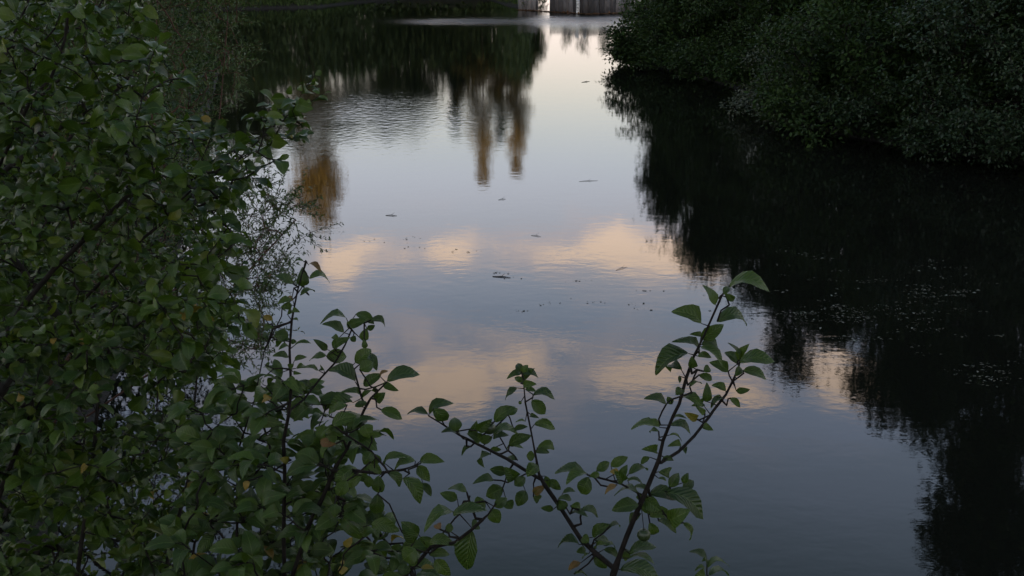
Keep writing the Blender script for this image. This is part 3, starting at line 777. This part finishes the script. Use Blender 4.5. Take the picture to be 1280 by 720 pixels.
hand(ap, Z6, .2917, DA - .06, [(760, 95, 925, 88, 44), (700, 175, 665, 90, 45), (735, 130, 755, 95, 30), (780, 155, 745, 130, 30), (640, 255, 530, 195, 52), (708, 245, 845, 230, 58),
    (640, 320, 730, 265, 62), (630, 370, 540, 320, 40), (640, 345, 718, 345, 35), (640, 355, 735, 425, 50), (590, 385, 440, 450, 55), (625, 395, 680, 395, 26), (555, 455, 497, 440, 28), (650, 460, 680, 440, 35),
    (605, 445, 600, 400, 40), (630, 475, 688, 495, 35), (590, 525, 640, 505, 22), (545, 480, 548, 508, 16), (490, 600, 405, 570, 35), (515, 600, 495, 570, 30), (555, 575, 640, 595, 30), (530, 560, 560, 530, 40),
    (460, 700, 345, 695, 32), (465, 690, 400, 670, 35), (510, 690, 600, 710, 35), (520, 665, 570, 655, 20), (640, 300, 600, 300, 24)])
hand(ap, Z6, .2917, DA + .09, [(755, 460, 685, 420, 42), (795, 430, 745, 375, 36), (805, 420, 940, 390, 46), (805, 410, 780, 340, 25), (808, 415, 830, 350, 30), (820, 455, 920, 490, 50), (785, 480, 815, 440, 35), (665, 590, 665, 520, 42),
    (745, 545, 690, 515, 28), (790, 545, 840, 540, 30), (765, 575, 805, 605, 25), (735, 570, 680, 610, 25), (720, 560, 700, 595, 20), (620, 665, 575, 640, 30, 'y'), (645, 600, 612, 602, 18), (655, 640, 630, 620, 28), (650, 690, 685, 710, 30)])
hand(ap, Z7, .2778, DA - .01, [(480, 70, 435, 65, 22), (530, 85, 585, 105, 18), (580, 130, 530, 130, 25), (595, 140, 600, 165, 18), (470, 165, 420, 145, 25), (495, 195, 550, 195, 30), (440, 185, 400, 215, 25), (480, 250, 528, 255, 30), (480, 280, 515, 290, 15),
    (345, 260, 432, 230, 45), (340, 290, 410, 300, 28), (370, 320, 440, 330, 30), (390, 350, 290, 330, 28), (390, 400, 275, 420, 60), (440, 370, 380, 365, 40), (530, 320, 570, 260, 50), (590, 330, 635, 290, 50), (590, 300, 610, 260, 35), (520, 345, 700, 425, 72), (440, 350, 560, 360, 60),
    (480, 400, 400, 420, 60), (530, 470, 605, 430, 85), (440, 450, 540, 440, 50), (480, 470, 560, 510, 40), (590, 480, 630, 555, 35), (440, 480, 470, 540, 50), (350, 620, 455, 565, 38), (310, 690, 490, 705, 55), (345, 640, 460, 655, 25), (335, 600, 330, 645, 45), (420, 380, 480, 420, 70), (400, 440, 330, 470, 45)])
hand(ap, Z7, .2778, DA - .08, [(150, 260, 20, 245, 48), (200, 245, 262, 208, 45), (265, 225, 338, 185, 48), (160, 260, 65, 290, 30), (170, 270, 215, 260, 30), (165, 275, 130, 355, 70), (300, 250, 265, 250, 30, 'y'), (320, 290, 290, 255, 50), (310, 270, 335, 225, 40), (290, 310, 235, 340, 30, 'b')])
hand(ap, Z7, .2778, DA + .06, [(185, 545, 258, 488, 44), (260, 495, 308, 492, 18), (195, 570, 270, 555, 28), (165, 570, 135, 540, 45), (120, 578, 25, 575, 22), (150, 600, 115, 610, 35), (165, 620, 130, 635, 16), (200, 595, 245, 572, 20), (235, 600, 300, 630, 35), (240, 585, 290, 585, 16), (190, 630, 245, 685, 50),
    (130, 660, 75, 690, 28, 'b'), (100, 710, 160, 715, 22), (135, 420, 218, 435, 28), (85, 440, 155, 445, 22), (85, 405, 135, 405, 28), (25, 400, 65, 400, 45), (30, 370, 85, 370, 20), (50, 345, 105, 335, 24)])
hand(ap, Z5, 1 / 3, DA + .27, [(105, 115, 30, 105, 25), (110, 110, 185, 60, 36), (125, 95, 185, 140, 50), (210, 178, 205, 125, 50), (225, 185, 160, 175, 25), (265, 235, 230, 258, 18), (300, 205, 265, 190, 40), (290, 175, 330, 145, 40), (355, 140, 425, 85, 46), (405, 115, 440, 90, 28), (350, 190, 445, 170, 30), (430, 170, 475, 160, 25), (350, 205, 400, 185, 25), (410, 230, 475, 190, 38), (400, 245, 455, 228, 16), (340, 265, 295, 298, 16), (340, 245, 375, 245, 20), (440, 285, 390, 270, 25), (300, 215, 345, 200, 36), (270, 190, 285, 150, 36)])
hand(ap, Z5, 1 / 3, DA + .14, [(440, 15, 385, 50, 30), (500, 40, 580, 45, 28), (495, 60, 545, 110, 50), (505, 150, 580, 155, 32), (490, 115, 515, 125, 18), (470, 140, 440, 135, 12), (515, 240, 585, 235, 36), (510, 255, 560, 255, 25), (505, 270, 475, 270, 40), (510, 300, 480, 340, 50), (455, 65, 445, 75, 14),
    (400, 330, 340, 320, 40), (430, 355, 400, 320, 55), (350, 360, 285, 360, 32), (385, 390, 325, 420, 60), (400, 440, 420, 465, 45), (470, 400, 440, 455, 50), (500, 420, 525, 435, 36), (500, 410, 540, 385, 35, 'b'), (560, 360, 600, 395, 35), (545, 345, 562, 390, 28), (430, 380, 470, 350, 40), (575, 470, 532, 465, 25), (590, 440, 625, 475, 45), (600, 430, 645, 430, 22),
    (465, -10, 430, -25, 24), (460, -20, 500, -55, 30), (456, -40, 405, -30, 26), (457, -45, 478, -70, 28), (455, -45, 440, -78, 30), (462, 0, 505, 0, 30), (470, 20, 510, 25, 22), (450, -40, 520, -30, 28)])
ap.extra.append(apple_fruit(ap.t, P(*Z7(413, 535), DA - .02), .0125, ap.sk))
ap.extra.append(apple_fruit(ap.t, P(*Z5(335, 165), DA + .23), .014, ap.sk))
ap.finish(M_BARK, .0015, .40, .0075)

# ---- low apple sprig at the bottom edge
DS = 1.95
sp = Plant('apple_sapling', 'low apple shoot with one big hanging leaf at the bottom edge', 'sapling', (-.22, 1.95))
j = sp.sk.poly([P(480, 900, DS + .1), P(*Z5(0, 745), DS)], 0, 3)
sp.sk.poly([P(*Z5(x, y), DS + .01 * i) for i, (x, y) in enumerate([(20, 718), (75, 660), (120, 605), (165, 555), (205, 505)])], j, 3)
sp.branch([(*Z5(115, 612), DS), (*Z5(205, 595), DS - .03), (*Z5(270, 545), DS - .05), (*Z5(330, 490), DS - .06), (*Z5(358, 450), DS - .07)])
sp.branch([(*Z5(210, 500), DS + .04), (*Z5(250, 465), DS + .06), (*Z5(262, 420), DS + .07)])
hand(sp, Z5, 1 / 3, DS, [(250, 405, 185, 385, 32), (215, 430, 155, 410, 40), (200, 480, 95, 520, 45), (200, 490, 320, 470, 50), (320, 440, 280, 460, 60), (340, 470, 370, 520, 55), (355, 460, 400, 430, 40), (170, 540, 200, 540, 35), (150, 545, 135, 520, 30, 'b'), (120, 580, 80, 600, 50), (110, 600, 200, 590, 40),
    (70, 565, 10, 520, 50), (60, 620, 10, 660, 70), (110, 640, 185, 635, 40), (130, 660, 185, 715, 50), (80, 690, 125, 690, 22, 'y'), (272, 545, 250, 695, 78), (270, 540, 300, 515, 45), (40, 700, -10, 690, 40), (60, 680, 30, 640, 40)])
sp.finish(M_BARK, .0016, .4, .006)

# ---- tiny shoot tip
ti = Plant('apple_shoot', 'tiny leafy shoot tip poking up at the bottom right of centre', 'sapling', (.42, 2.2))
ti.sk.poly([P(884, 900, 2.05), P(884, 740, 2.0), P(*Z7(697, 690), 2.0), P(*Z7(697, 672), 2.0)], 0, 3)
hand(ti, Z7, .2778, 2.0, [(697, 640, 625, 605, 32), (700, 680, 790, 650, 24), (695, 690, 645, 688, 10), (705, 715, 795, 705, 26), (697, 672, 685, 640, 14), (690, 725, 640, 730, 24)])
ti.finish(M_BARK, .0012, .4, .004)

# ---- bushy apple sapling left of centre
DM = 2.2
am = Plant('apple_sapling', 'bushy many-stemmed apple sapling left of centre with tall pointed shoots', 'sapling', (-.62, 2.3))
am.sk.poly([P(355, 900, DM + .1), P(*Z9(445, 740), DM)] + [P(*Z9(x, y), DM - .01 * i) for i, (x, y) in enumerate([(440, 560), (445, 300), (440, 170)])] +
           [P(*Z8(x, y), DM - .04) for (x, y) in [(110, 718), (122, 600), (115, 420), (125, 290), (150, 160), (188, 20)]], 0, 2)
am.sk.poly([P(365, 900, DM), P(*Z9(470, 740), DM - .03)] + [P(*Z9(x, y), DM - .05 - .01 * i) for i, (x, y) in enumerate([(540, 520), (600, 400), (650, 280), (700, 200), (770, 40)])] + [P(*Z8(x, y), DM - .12) for (x, y) in [(480, 640), (550, 570)]], 0, 2)
am.sk.poly([P(300, 900, DM + .25), P(*Z9(245, 740), DM + .2)] + [P(*Z9(x, y), DM + .2) for (x, y) in [(250, 500), (250, 330), (235, 265)]] + [P(318, 500, DM + .15), P(330, 440, DM + .12), P(352, 395, DM + .1)], 0, 2)
am.branch([(*Z8(122, 690), DM), (*Z8(180, 645), DM + .04), (*Z8(250, 555), DM + .07), (*Z8(320, 480), DM + .09), (*Z8(365, 400), DM + .1), (*Z8(395, 330), DM + .11)])
am.branch([(*Z8(460, 680), DM - .11), (*Z8(440, 640), DM - .08), (*Z8(405, 510), DM - .05), (*Z8(365, 480), DM - .04)])
am.branch([(*Z9(640, 290), DM - .08), (*Z9(740, 290), DM - .12), (*Z9(820, 300), DM - .15), (*Z9(930, 285), DM - .18), (*Z9(1000, 260), DM - .19)])
am.branch([(*Z8(115, 300), DM - .04), (*Z8(40, 330), DM), (*Z8(5, 420), DM + .03)])
hand(am, Z8, .2778, DM - .03, [(180, 25, 130, 25, 16), (200, 40, 255, 55, 18, 'b'), (130, 125, 55, 85, 40), (175, 135, 175, 65, 60), (205, 100, 297, 95, 30), (165, 175, 228, 150, 30), (125, 195, 65, 210, 25), (130, 200, 105, 180, 25, 'b'), (125, 220, 80, 230, 36), (130, 240, 155, 250, 25), (105, 262, 128, 240, 24), (130, 285, 158, 290, 12),
    (110, 355, 50, 360, 60), (115, 380, 50, 385, 22), (120, 385, 145, 385, 25), (140, 400, 208, 390, 22), (110, 405, 70, 415, 18), (110, 455, 45, 445, 30), (75, 525, 45, 465, 40), (140, 465, 187, 455, 26), (145, 505, 180, 485, 26), (110, 500, 130, 490, 28), (135, 525, 157, 528, 18), (-5, 270, 40, 285, 28, 'y'), (0, 320, 35, 320, 30), (0, 370, 15, 345, 28), (5, 490, 30, 490, 26), (0, 545, 55, 550, 20), (10, 590, 60, 580, 36), (60, 600, 130, 590, 50), (0, 640, 25, 640, 40, 'y'),
    (140, 570, 190, 600, 30), (60, 640, 30, 660, 40)])
hand(am, Z8, .2778, DM + .08, [(370, 280, 263, 275, 34), (360, 345, 270, 300, 42), (380, 310, 450, 290, 45), (415, 260, 495, 300, 45), (480, 290, 552, 305, 28), (465, 330, 495, 315, 28), (445, 380, 460, 330, 45), (455, 415, 450, 380, 28), (335, 370, 303, 355, 28), (285, 420, 238, 385, 35), (310, 410, 370, 370, 40), (395, 385, 410, 360, 30), (280, 450, 200, 455, 36), (280, 450, 370, 450, 70),
    (245, 515, 185, 490, 25), (270, 515, 255, 505, 25), (210, 590, 155, 560, 30), (205, 605, 255, 605, 25), (330, 400, 310, 380, 30), (395, 330, 375, 295, 26)])
hand(am, Z8, .2778, DM - .09, [(410, 480, 480, 420, 70), (430, 510, 490, 480, 60), (410, 565, 300, 500, 52), (450, 585, 515, 530, 45), (555, 560, 695, 525, 62), (535, 575, 590, 600, 35), (505, 590, 495, 625, 36), (435, 630, 370, 600, 30), (440, 640, 480, 605, 25), (500, 650, 540, 620, 50), (440, 680, 430, 650, 55), (400, 660, 285, 690, 34), (480, 440, 505, 510, 44), (520, 540, 550, 510, 10, 'b')])
hand(am, Z9, .3055, DM - .16, [(1000, 250, 1087, 248, 45), (980, 250, 885, 275, 40), (990, 270, 1035, 330, 50), (870, 300, 935, 345, 35), (930, 320, 1005, 410, 55), (1010, 340, 1045, 390, 35), (855, 260, 940, 225, 40), (830, 310, 825, 385, 55), (825, 385, 820, 470, 62), (790, 310, 785, 360, 40), (650, 425, 650, 475, 42), (685, 450, 740, 425, 35), (690, 455, 740, 462, 18), (770, 560, 720, 485, 40), (800, 510, 900, 520, 50),
    (690, 600, 715, 570, 34, 'y'), (975, 580, 930, 510, 55), (960, 660, 985, 620, 60), (665, 700, 700, 690, 34, 'y'), (690, 660, 675, 665, 20, 'y'), (800, 210, 770, 260, 50), (800, 220, 830, 270, 50), (780, 250, 840, 300, 45), (720, 280, 650, 330, 55), (700, 330, 660, 390, 55), (760, 310, 690, 350, 50), (590, 170, 650, 180, 40, 'b'), (460, 250, 430, 240, 34, 'y'), (290, 330, 285, 365, 28, 'y'), (640, 100, 720, 60, 45), (700, 20, 620, 45, 38), (840, 40, 925, 75, 50), (770, 100, 790, 150, 60), (800, 140, 838, 145, 30), (660, 150, 620, 150, 50)])
# dense lower leaves of the same sapling, on side twigs
lowp = [(235, 500), (300, 478), (345, 470), (400, 500), (455, 520), (470, 580), (440, 610), (470, 640), (530, 690), (540, 760), (220, 760), (228, 640)]
T = sample_poly(lowp, 190, DM - .15, DM + .5)
e0 = am.sk.grow(T[np.argsort(-T[:, 2])][::-1], 3, -.05, .1, .4)
MB_ = [[], [], [], [], [], []]
for i in e0:
    p1 = am.sk.p[i]; p0 = am.sk.p[am.sk.par[i]]; dv = unit(p1 - p0)
    for k in range(5):
        b_ = p0 + (p1 - p0) * (k / 4.0); ang = rng.uniform(0, 6.28)
        side = unit(np.array([math.cos(ang), math.sin(ang) * .7, rng.uniform(-.35, .35)]) + dv * .5)
        nm = unit(np.array([0, -.35, 1.0]) + rand_dirs(1)[0] * .6)
        L = rng.uniform(.034, .06); pb = b_ + side * .012; Wd = L * rng.uniform(.5, .62)
        am.extra.append((b_, pb, .001, .0008))
        if am.n < 300 and k == 0 or (am.n < 300 and i % 2): am.leaf_free(pb, side, nm, L, Wd, APPLE_ME['y' if rng.random() < .035 else 'g'])
        else:
            for a_, v_ in zip(MB_, (pb, side, nm, L, Wd, rng.random())): a_.append(v_)
M_APPLEM = leaf_material('apple_leaf', [(0, (.018, .038, .006)), (.5, (.031, .062, .008)), (1, (.055, .092, .010))], 0.5, 0.28, 0.3, False, veins=0.15)
link('leaves', leaf_batch('leaves', APPLE_T, *[np.array(a_) for a_ in MB_]), M_APPLEM, am.t, 'stuff')
am.finish(M_BARK, .0014, .36, .0085)

# ---- alders filling the left side
def alder(label, root_xy, limbs, regions, n_obj, seed, lsz=.039, group='alders at the left'):
    global rng
    rng = np.random.default_rng(seed)
    pl_ = Plant('alder_tree', label, 'tree', root_xy, group)
    limb_ends = []
    for lb in limbs:
        q = [P(*p) for p in lb]
        le = pl_.sk.poly(q, 0 if np.linalg.norm(q[0] - pl_.root) < 2.6 and lb[0][1] > 560 else pl_.sk.nearest(q[0]), 2)
        limb_ends.append(le); limb_ends.append(pl_.sk.par[pl_.sk.par[le]])
    B = [[], [], [], [], [], []]
    for (poly, n_t, d0, d1, keep, per) in regions:
        T = sample_poly(poly, n_t, d0, d1, 1.0, keep)
        T = T[np.argsort(np.min(np.linalg.norm(T[:, None, :] - np.array(pl_.sk.p)[None], axis=2), axis=1))]
        grown = pl_.sk.grow(T, 3, -.04, .12, .25) + limb_ends; limb_ends = []
        for i in grown:
            p1 = pl_.sk.p[i]; p0 = pl_.sk.p[pl_.sk.par[i]]; pa = pl_.sk.p[pl_.sk.par[pl_.sk.par[i]]] if pl_.sk.par[pl_.sk.par[i]] >= 0 else p0
            ax = unit(p1 - p0 + 1e-6)
            for k in range(per):
                t_ = k / per; b_ = p1 + (p0 - p1) * min(1, t_ * 1.7) if t_ < .59 else p0 + (pa - p0) * (t_ - .59) * 1.5
                ang = k * 2.4 + rng.random()
                sd_ = np.array([math.cos(ang), math.sin(ang), rng.uniform(-.5, .25)])
                xd = unit(sd_ + ax * (.5 if k else 1.6)); L = lsz * (.5 + .95 * rng.random() ** 1.2)
                nm = np.array([0, -.1, 1.0]) + rand_dirs(1)[0] * 1.15
                pb = b_ + xd * L * .22
                B[0].append(pb); B[1].append(xd); B[2].append(nm); B[3].append(L); B[4].append(L * rng.uniform(.55, .86)); B[5].append(rng.random())
                pl_.extra.append((b_, pb, .001, .0007))
    B = [np.array(a_) for a_ in B]
    # the leaves that show largest are single parts, the rest one mass
    cen = B[0] + unit(B[1]) * B[3][:, None] * .5
    q = cen - CAM; dep = q @ FWD; X_ = 640 + F * (q @ RGT) / dep; Y_ = 360 - F * (q @ UPV) / dep
    cell = {}
    for i in np.argsort(dep):
        if 0 < X_[i] < 1280 and 0 < Y_[i] < 720:
            cell.setdefault((int(X_[i] / 13), int(Y_[i] / 13)), int(i))
    area = B[3] * B[4] / dep ** 2 * np.abs((unit(B[2]) * unit(-q)).sum(1))
    best = sorted(cell.values(), key=lambda i: -area[i])[:n_obj]
    for i in best:
        yl = rng.random() < (.3 if 225 < X_[i] < 285 and 345 < Y_[i] < 420 else .02); ys = .75 if yl else 1.0
        pl_.leaf_free(B[0][i], B[1][i], B[2][i], B[3][i] * ys, B[4][i] * ys * (.8 if yl else 1), ALDER_ME['y' if yl else 'g'], 'yellowed leaf' if yl else None)
    rest = np.ones(len(dep), bool); rest[best] = False
    o = link('leaves', leaf_batch('leaves', ALDER_B, *[a_[rest] for a_ in B]), M_ALDER, pl_.t, 'stuff')
    pl_.finish(M_BARKA, .0012, .44, .02)
    return pl_
UPR = [(-90, -90), (150, -90), (185, 10), (215, 60), (232, 110), (262, 150), (300, 165), (345, 128), (392, 86), (420, 130), (385, 165), (340, 210), (332, 262), (300, 330), (320, 352), (300, 400), (285, 450), (215, 470), (-90, 470)]
def thin(x, y):
    k = 1.0
    if x > 200 and y < 150: k = .35
    if x > 300: k = .6
    return k
alder('alder tree filling the upper left, its branch tip reaching over the water', (-1.75, 2.5),
      [[(-40, 900, 3.0), (-30, 560, 2.9), (-5, 440, 2.9), (27, 384, 2.9), (67, 337, 2.9), (111, 294, 2.9), (144, 260, 2.9), (165, 239, 2.9), (192, 222, 2.9), (269, 215, 2.95), (302, 195, 3.0), (336, 165, 3.0), (370, 128, 3.0), (392, 95, 3.0)],
       [(-35, 540, 2.9), (40, 438, 3.3), (138, 341, 3.3), (168, 307, 3.3), (208, 274, 3.3), (242, 243, 3.3), (262, 222, 3.3), (330, 180, 3.3)],
       [(-60, 500, 2.8), (-40, 200, 2.8), (10, 60, 2.8), (36, 0, 2.8), (50, -60, 2.8)],
       [(-45, 300, 3.0), (39, 124, 2.8), (64, 97, 2.8), (81, 50, 2.8), (86, 10, 2.8), (100, -60, 2.8)],
       [(-30, 470, 3.2), (100, 430, 3.5), (200, 360, 3.6), (300, 330, 3.6)],
       [(-40, 250, 3.6), (60, 170, 3.9), (150, 110, 3.9), (215, 90, 3.9)]],
      [(UPR, 500, 2.45, 3.5, thin, 8), (UPR, 500, 3.5, 4.8, lambda x, y: .15 if x > 290 else thin(x, y), 8)], 300, 5)
LOW = [(-90, 420), (60, 400), (150, 385), (262, 345), (285, 410), (275, 470), (235, 500), (245, 640), (250, 800), (-90, 800)]
alder('lower alder with upright stems and yellowing leaves in the bottom left corner', (-1.45, 2.75),
      [[(90, 860, 2.75), (97, 715, 2.7), (111, 614, 2.7), (118, 554, 2.7), (124, 483, 2.7), (136, 440, 2.7), (143, 395, 2.7)],
       [(170, 860, 2.9), (235, 600, 3.0), (249, 438, 3.0), (245, 388, 3.0), (255, 352, 3.0)],
       [(0, 860, 2.6), (-10, 640, 2.6), (30, 540, 2.6), (50, 460, 2.6)]],
      [(LOW, 300, 2.35, 3.2, None, 8), (LOW, 360, 3.2, 4.4, None, 8)], 300, 8, .039)

# ---- small-leaved willow behind the alder, at the water's edge
rng = np.random.default_rng(21)
WIL = [(90, -120), (295, -90), (312, 45), (306, 110), (275, 150), (250, 190), (300, 210), (345, 215), (350, 300), (332, 420), (300, 450), (225, 475), (120, 420), (60, 200)]
SPRAY = [(320, 215), (395, 262), (406, 290), (385, 302), (352, 335), (340, 380), (335, 425), (312, 455), (318, 330)]
wil = Plant('willow_shrub', 'fine-leaved willow shrub with reddish twigs behind the alder', 'shrub', (-4.35, 9.0))
top = P(200, -60, 9.6)
wil.sk.poly([wil.root + (.1, 0, .5), P(170, 330, 9.5), P(190, 150, 9.5), top], 0, 4)
wil.sk.poly([wil.root + (.3, .1, .4), P(235, 380, 9.2), P(270, 200, 9.3), P(285, 20, 9.4)], 0, 4)
wil.sk.poly([wil.root + (.4, -.1, .3), P(240, 430, 8.8), P(300, 350, 8.8), P(370, 275, 8.8)], 0, 4)
T = np.concatenate([sample_poly(WIL, 560, 8.3, 10.6), sample_poly(SPRAY, 46, 8.4, 9.4)])
T = T[np.argsort(np.linalg.norm(T - wil.root, axis=1))]
ends = wil.sk.grow(T, 3, -.03, .14, .2)
ps = []; xs = []
for i in ends:
    p1 = wil.sk.p[i]; p0 = wil.sk.p[wil.sk.par[i]]; ax = unit(p1 - p0 + 1e-6)
    for tw in range(3):
        d_ = unit(ax + rand_dirs(1)[0] * .9 + (0, 0, -.1)); L = rng.uniform(.16, .34); a_ = p0 + (p1 - p0) * rng.random()
        wil.extra.append((a_, a_ + d_ * L, .0016, .0009))
        for k in range(15):
            ps.append(a_ + d_ * L * (k + .5) / 15); xs.append(unit(d_ * .8 + rand_dirs(1)[0]))
ps = np.array(ps); xs = np.array(xs); N = len(ps); L = rng.uniform(.03, .055, N)
link('leaves', leaf_batch('leaves', [TSMALL], ps, xs, np.array([0, 0, 1.]) + rand_dirs(N) * .8, L, L * .32, np.clip(rng.random(N) * .75 + .25 * (rng.random(N) < .12) + .0, 0, 1)), M_WILLOW, wil.t, 'stuff')
m_red = bark_material('reddish_twig', (.05, .025, .018), (.1, .055, .04))
wil.finish(m_red, .0022, .42, .03)

rngb = rng; rng = np.random.default_rng(77)
for (xy, hh, rr, lb) in [((-6.0, 14.2), 3.0, 1.6, 'dark shrub on the left bank just beyond the fine-leaved willow'), ((-8.9, 24.0), 4.0, 2.1, 'dark shrub on the left bank, second beyond the willow'), ((-12.9, 38.5), 5.0, 2.8, 'dark shrub on the left bank, third beyond the willow')]:
    woody('bank_shrub', lb, 'shrub', xy, clumps(hh, rr, 20), 420, 34, .17, .075, M_BANK, M_BARK, 4, .004, .5, 'shrubs along the left bank', rmax=.05, tpl=TDIAM)
rng = rngb
# ---- leafy undergrowth on the near left bank
N = 14000
x = rng.uniform(-6.5, -.2, N); y = rng.uniform(1.2, 9.5, N); d_ = shore_dist(x, y)
k_ = (d_ > -.15) & (x < -.55 + .0 * y); x, y = x[k_], y[k_]
z = ground_z(x, y) + rng.random(len(x)) ** 1.6 * .65 * np.minimum(1, .4 + shore_dist(x, y) * .3)
pz = np.stack([x, y, z], 1); N = len(x)
L = rng.uniform(.04, .085, N)
o = link('undergrowth', leaf_batch('undergrowth', [TSMALL], pz, rand_dirs(N) * np.array([1, 1, .4]), np.array([0, -.2, 1.]) + rand_dirs(N) * .7, L, L * .6, rng.random(N)), M_FAR)
tag(o, 'leafy undergrowth covering the near left bank below the alders', 'undergrowth', kind='stuff')

# ------------------------------------------------------------------ things afloat
rng = np.random.default_rng(33)
m_twig = bark_material('wet_twig', (.008, .007, .006), (.02, .016, .012), 40)
FLOATS = [(616, 346, 638, 347.5, .014, 'longest dark stick floating mid-pond among the mirrored clouds'), (727, 103, 737, 102, .02, 'thin dark stick floating in the bright far water'), (724, 227, 747, 226, .008, 'faint straw floating above the middle of the pond'),
          (770, 338, 784, 334, .007, 'thin slanting twig floating under the mirrored cloud at right'), (482, 269.5, 496, 270, .012, 'short dark stick floating upper left of the mirrored clouds'), (664, 294.5, 676, 296, .008, 'small twig floating between the two mirrored clouds'), (623, 250, 632, 249, .009, 'tiny stick floating above the mirrored clouds')]
for (x0, y0, x1, y1, r_, lb) in FLOATS:
    r_ *= .55
    a_ = G(x0, y0); e_ = G(x1, y1); mid_ = (a_ + e_) / 2; a_[2] = e_[2] = .004; m2 = (a_ + e_) / 2 + (0, .02, .006)
    o = link('floating_stick', tubes('floating_stick', [(a_, m2, r_ * .6, r_), (m2, e_, r_, r_ * .4), (m2, m2 + (.05, .05, .03), r_ * .5, r_ * .2)], 6), m_twig)
    tag(o, lb, 'stick', 'sticks afloat')
# specks of leaf and scum drifting, mostly by the right bank
cl = [(1100, 392, 90, 14, 260), (1010, 392, 70, 8, 150), (1180, 365, 60, 8, 120), (1230, 470, 40, 12, 110), (1060, 350, 120, 25, 120), (1130, 420, 120, 25, 110), (985, 318, 60, 12, 50), (690, 375, 80, 14, 22), (640, 335, 150, 14, 30), (470, 300, 60, 12, 30), (1200, 340, 80, 20, 60), (820, 380, 60, 10, 30)]
pp = []
for (cx, cy, sx, sy, k) in cl:
    for _ in range(int(k * 1.3)):
        if _ % 9 == 0: ox_, oy_ = rng.normal() * sx * .55, rng.normal() * sy * .7
        q = G(cx + ox_ + rng.normal() * 9, cy + oy_ + rng.normal() * 1.1); q[2] = .003
        if shore_dist(q[0], q[1]) < -.2: pp.append(q)
pp = np.array(pp); N = len(pp)
xd = rand_dirs(N); xd[:, 2] *= .05; L = .012 + .05 * rng.random(N) ** 2.2
m_scum = leaf_material('drifting_specks', [(0, (.03, .028, .02)), (.6, (.08, .075, .06)), (.85, (.12, .12, .1)), (1, (.26, .27, .23))], .8, .05, .15)
o = link('drifting_specks', leaf_batch('drifting_specks', [TDIAM], pp, xd, np.array([0, 0, 1.]) + rand_dirs(N) * .12, L, L * .5, rng.random(N)), m_scum)
tag(o, 'pale specks of leaf and scum drifting on the dark water by the right bank', 'leaf specks', kind='stuff')
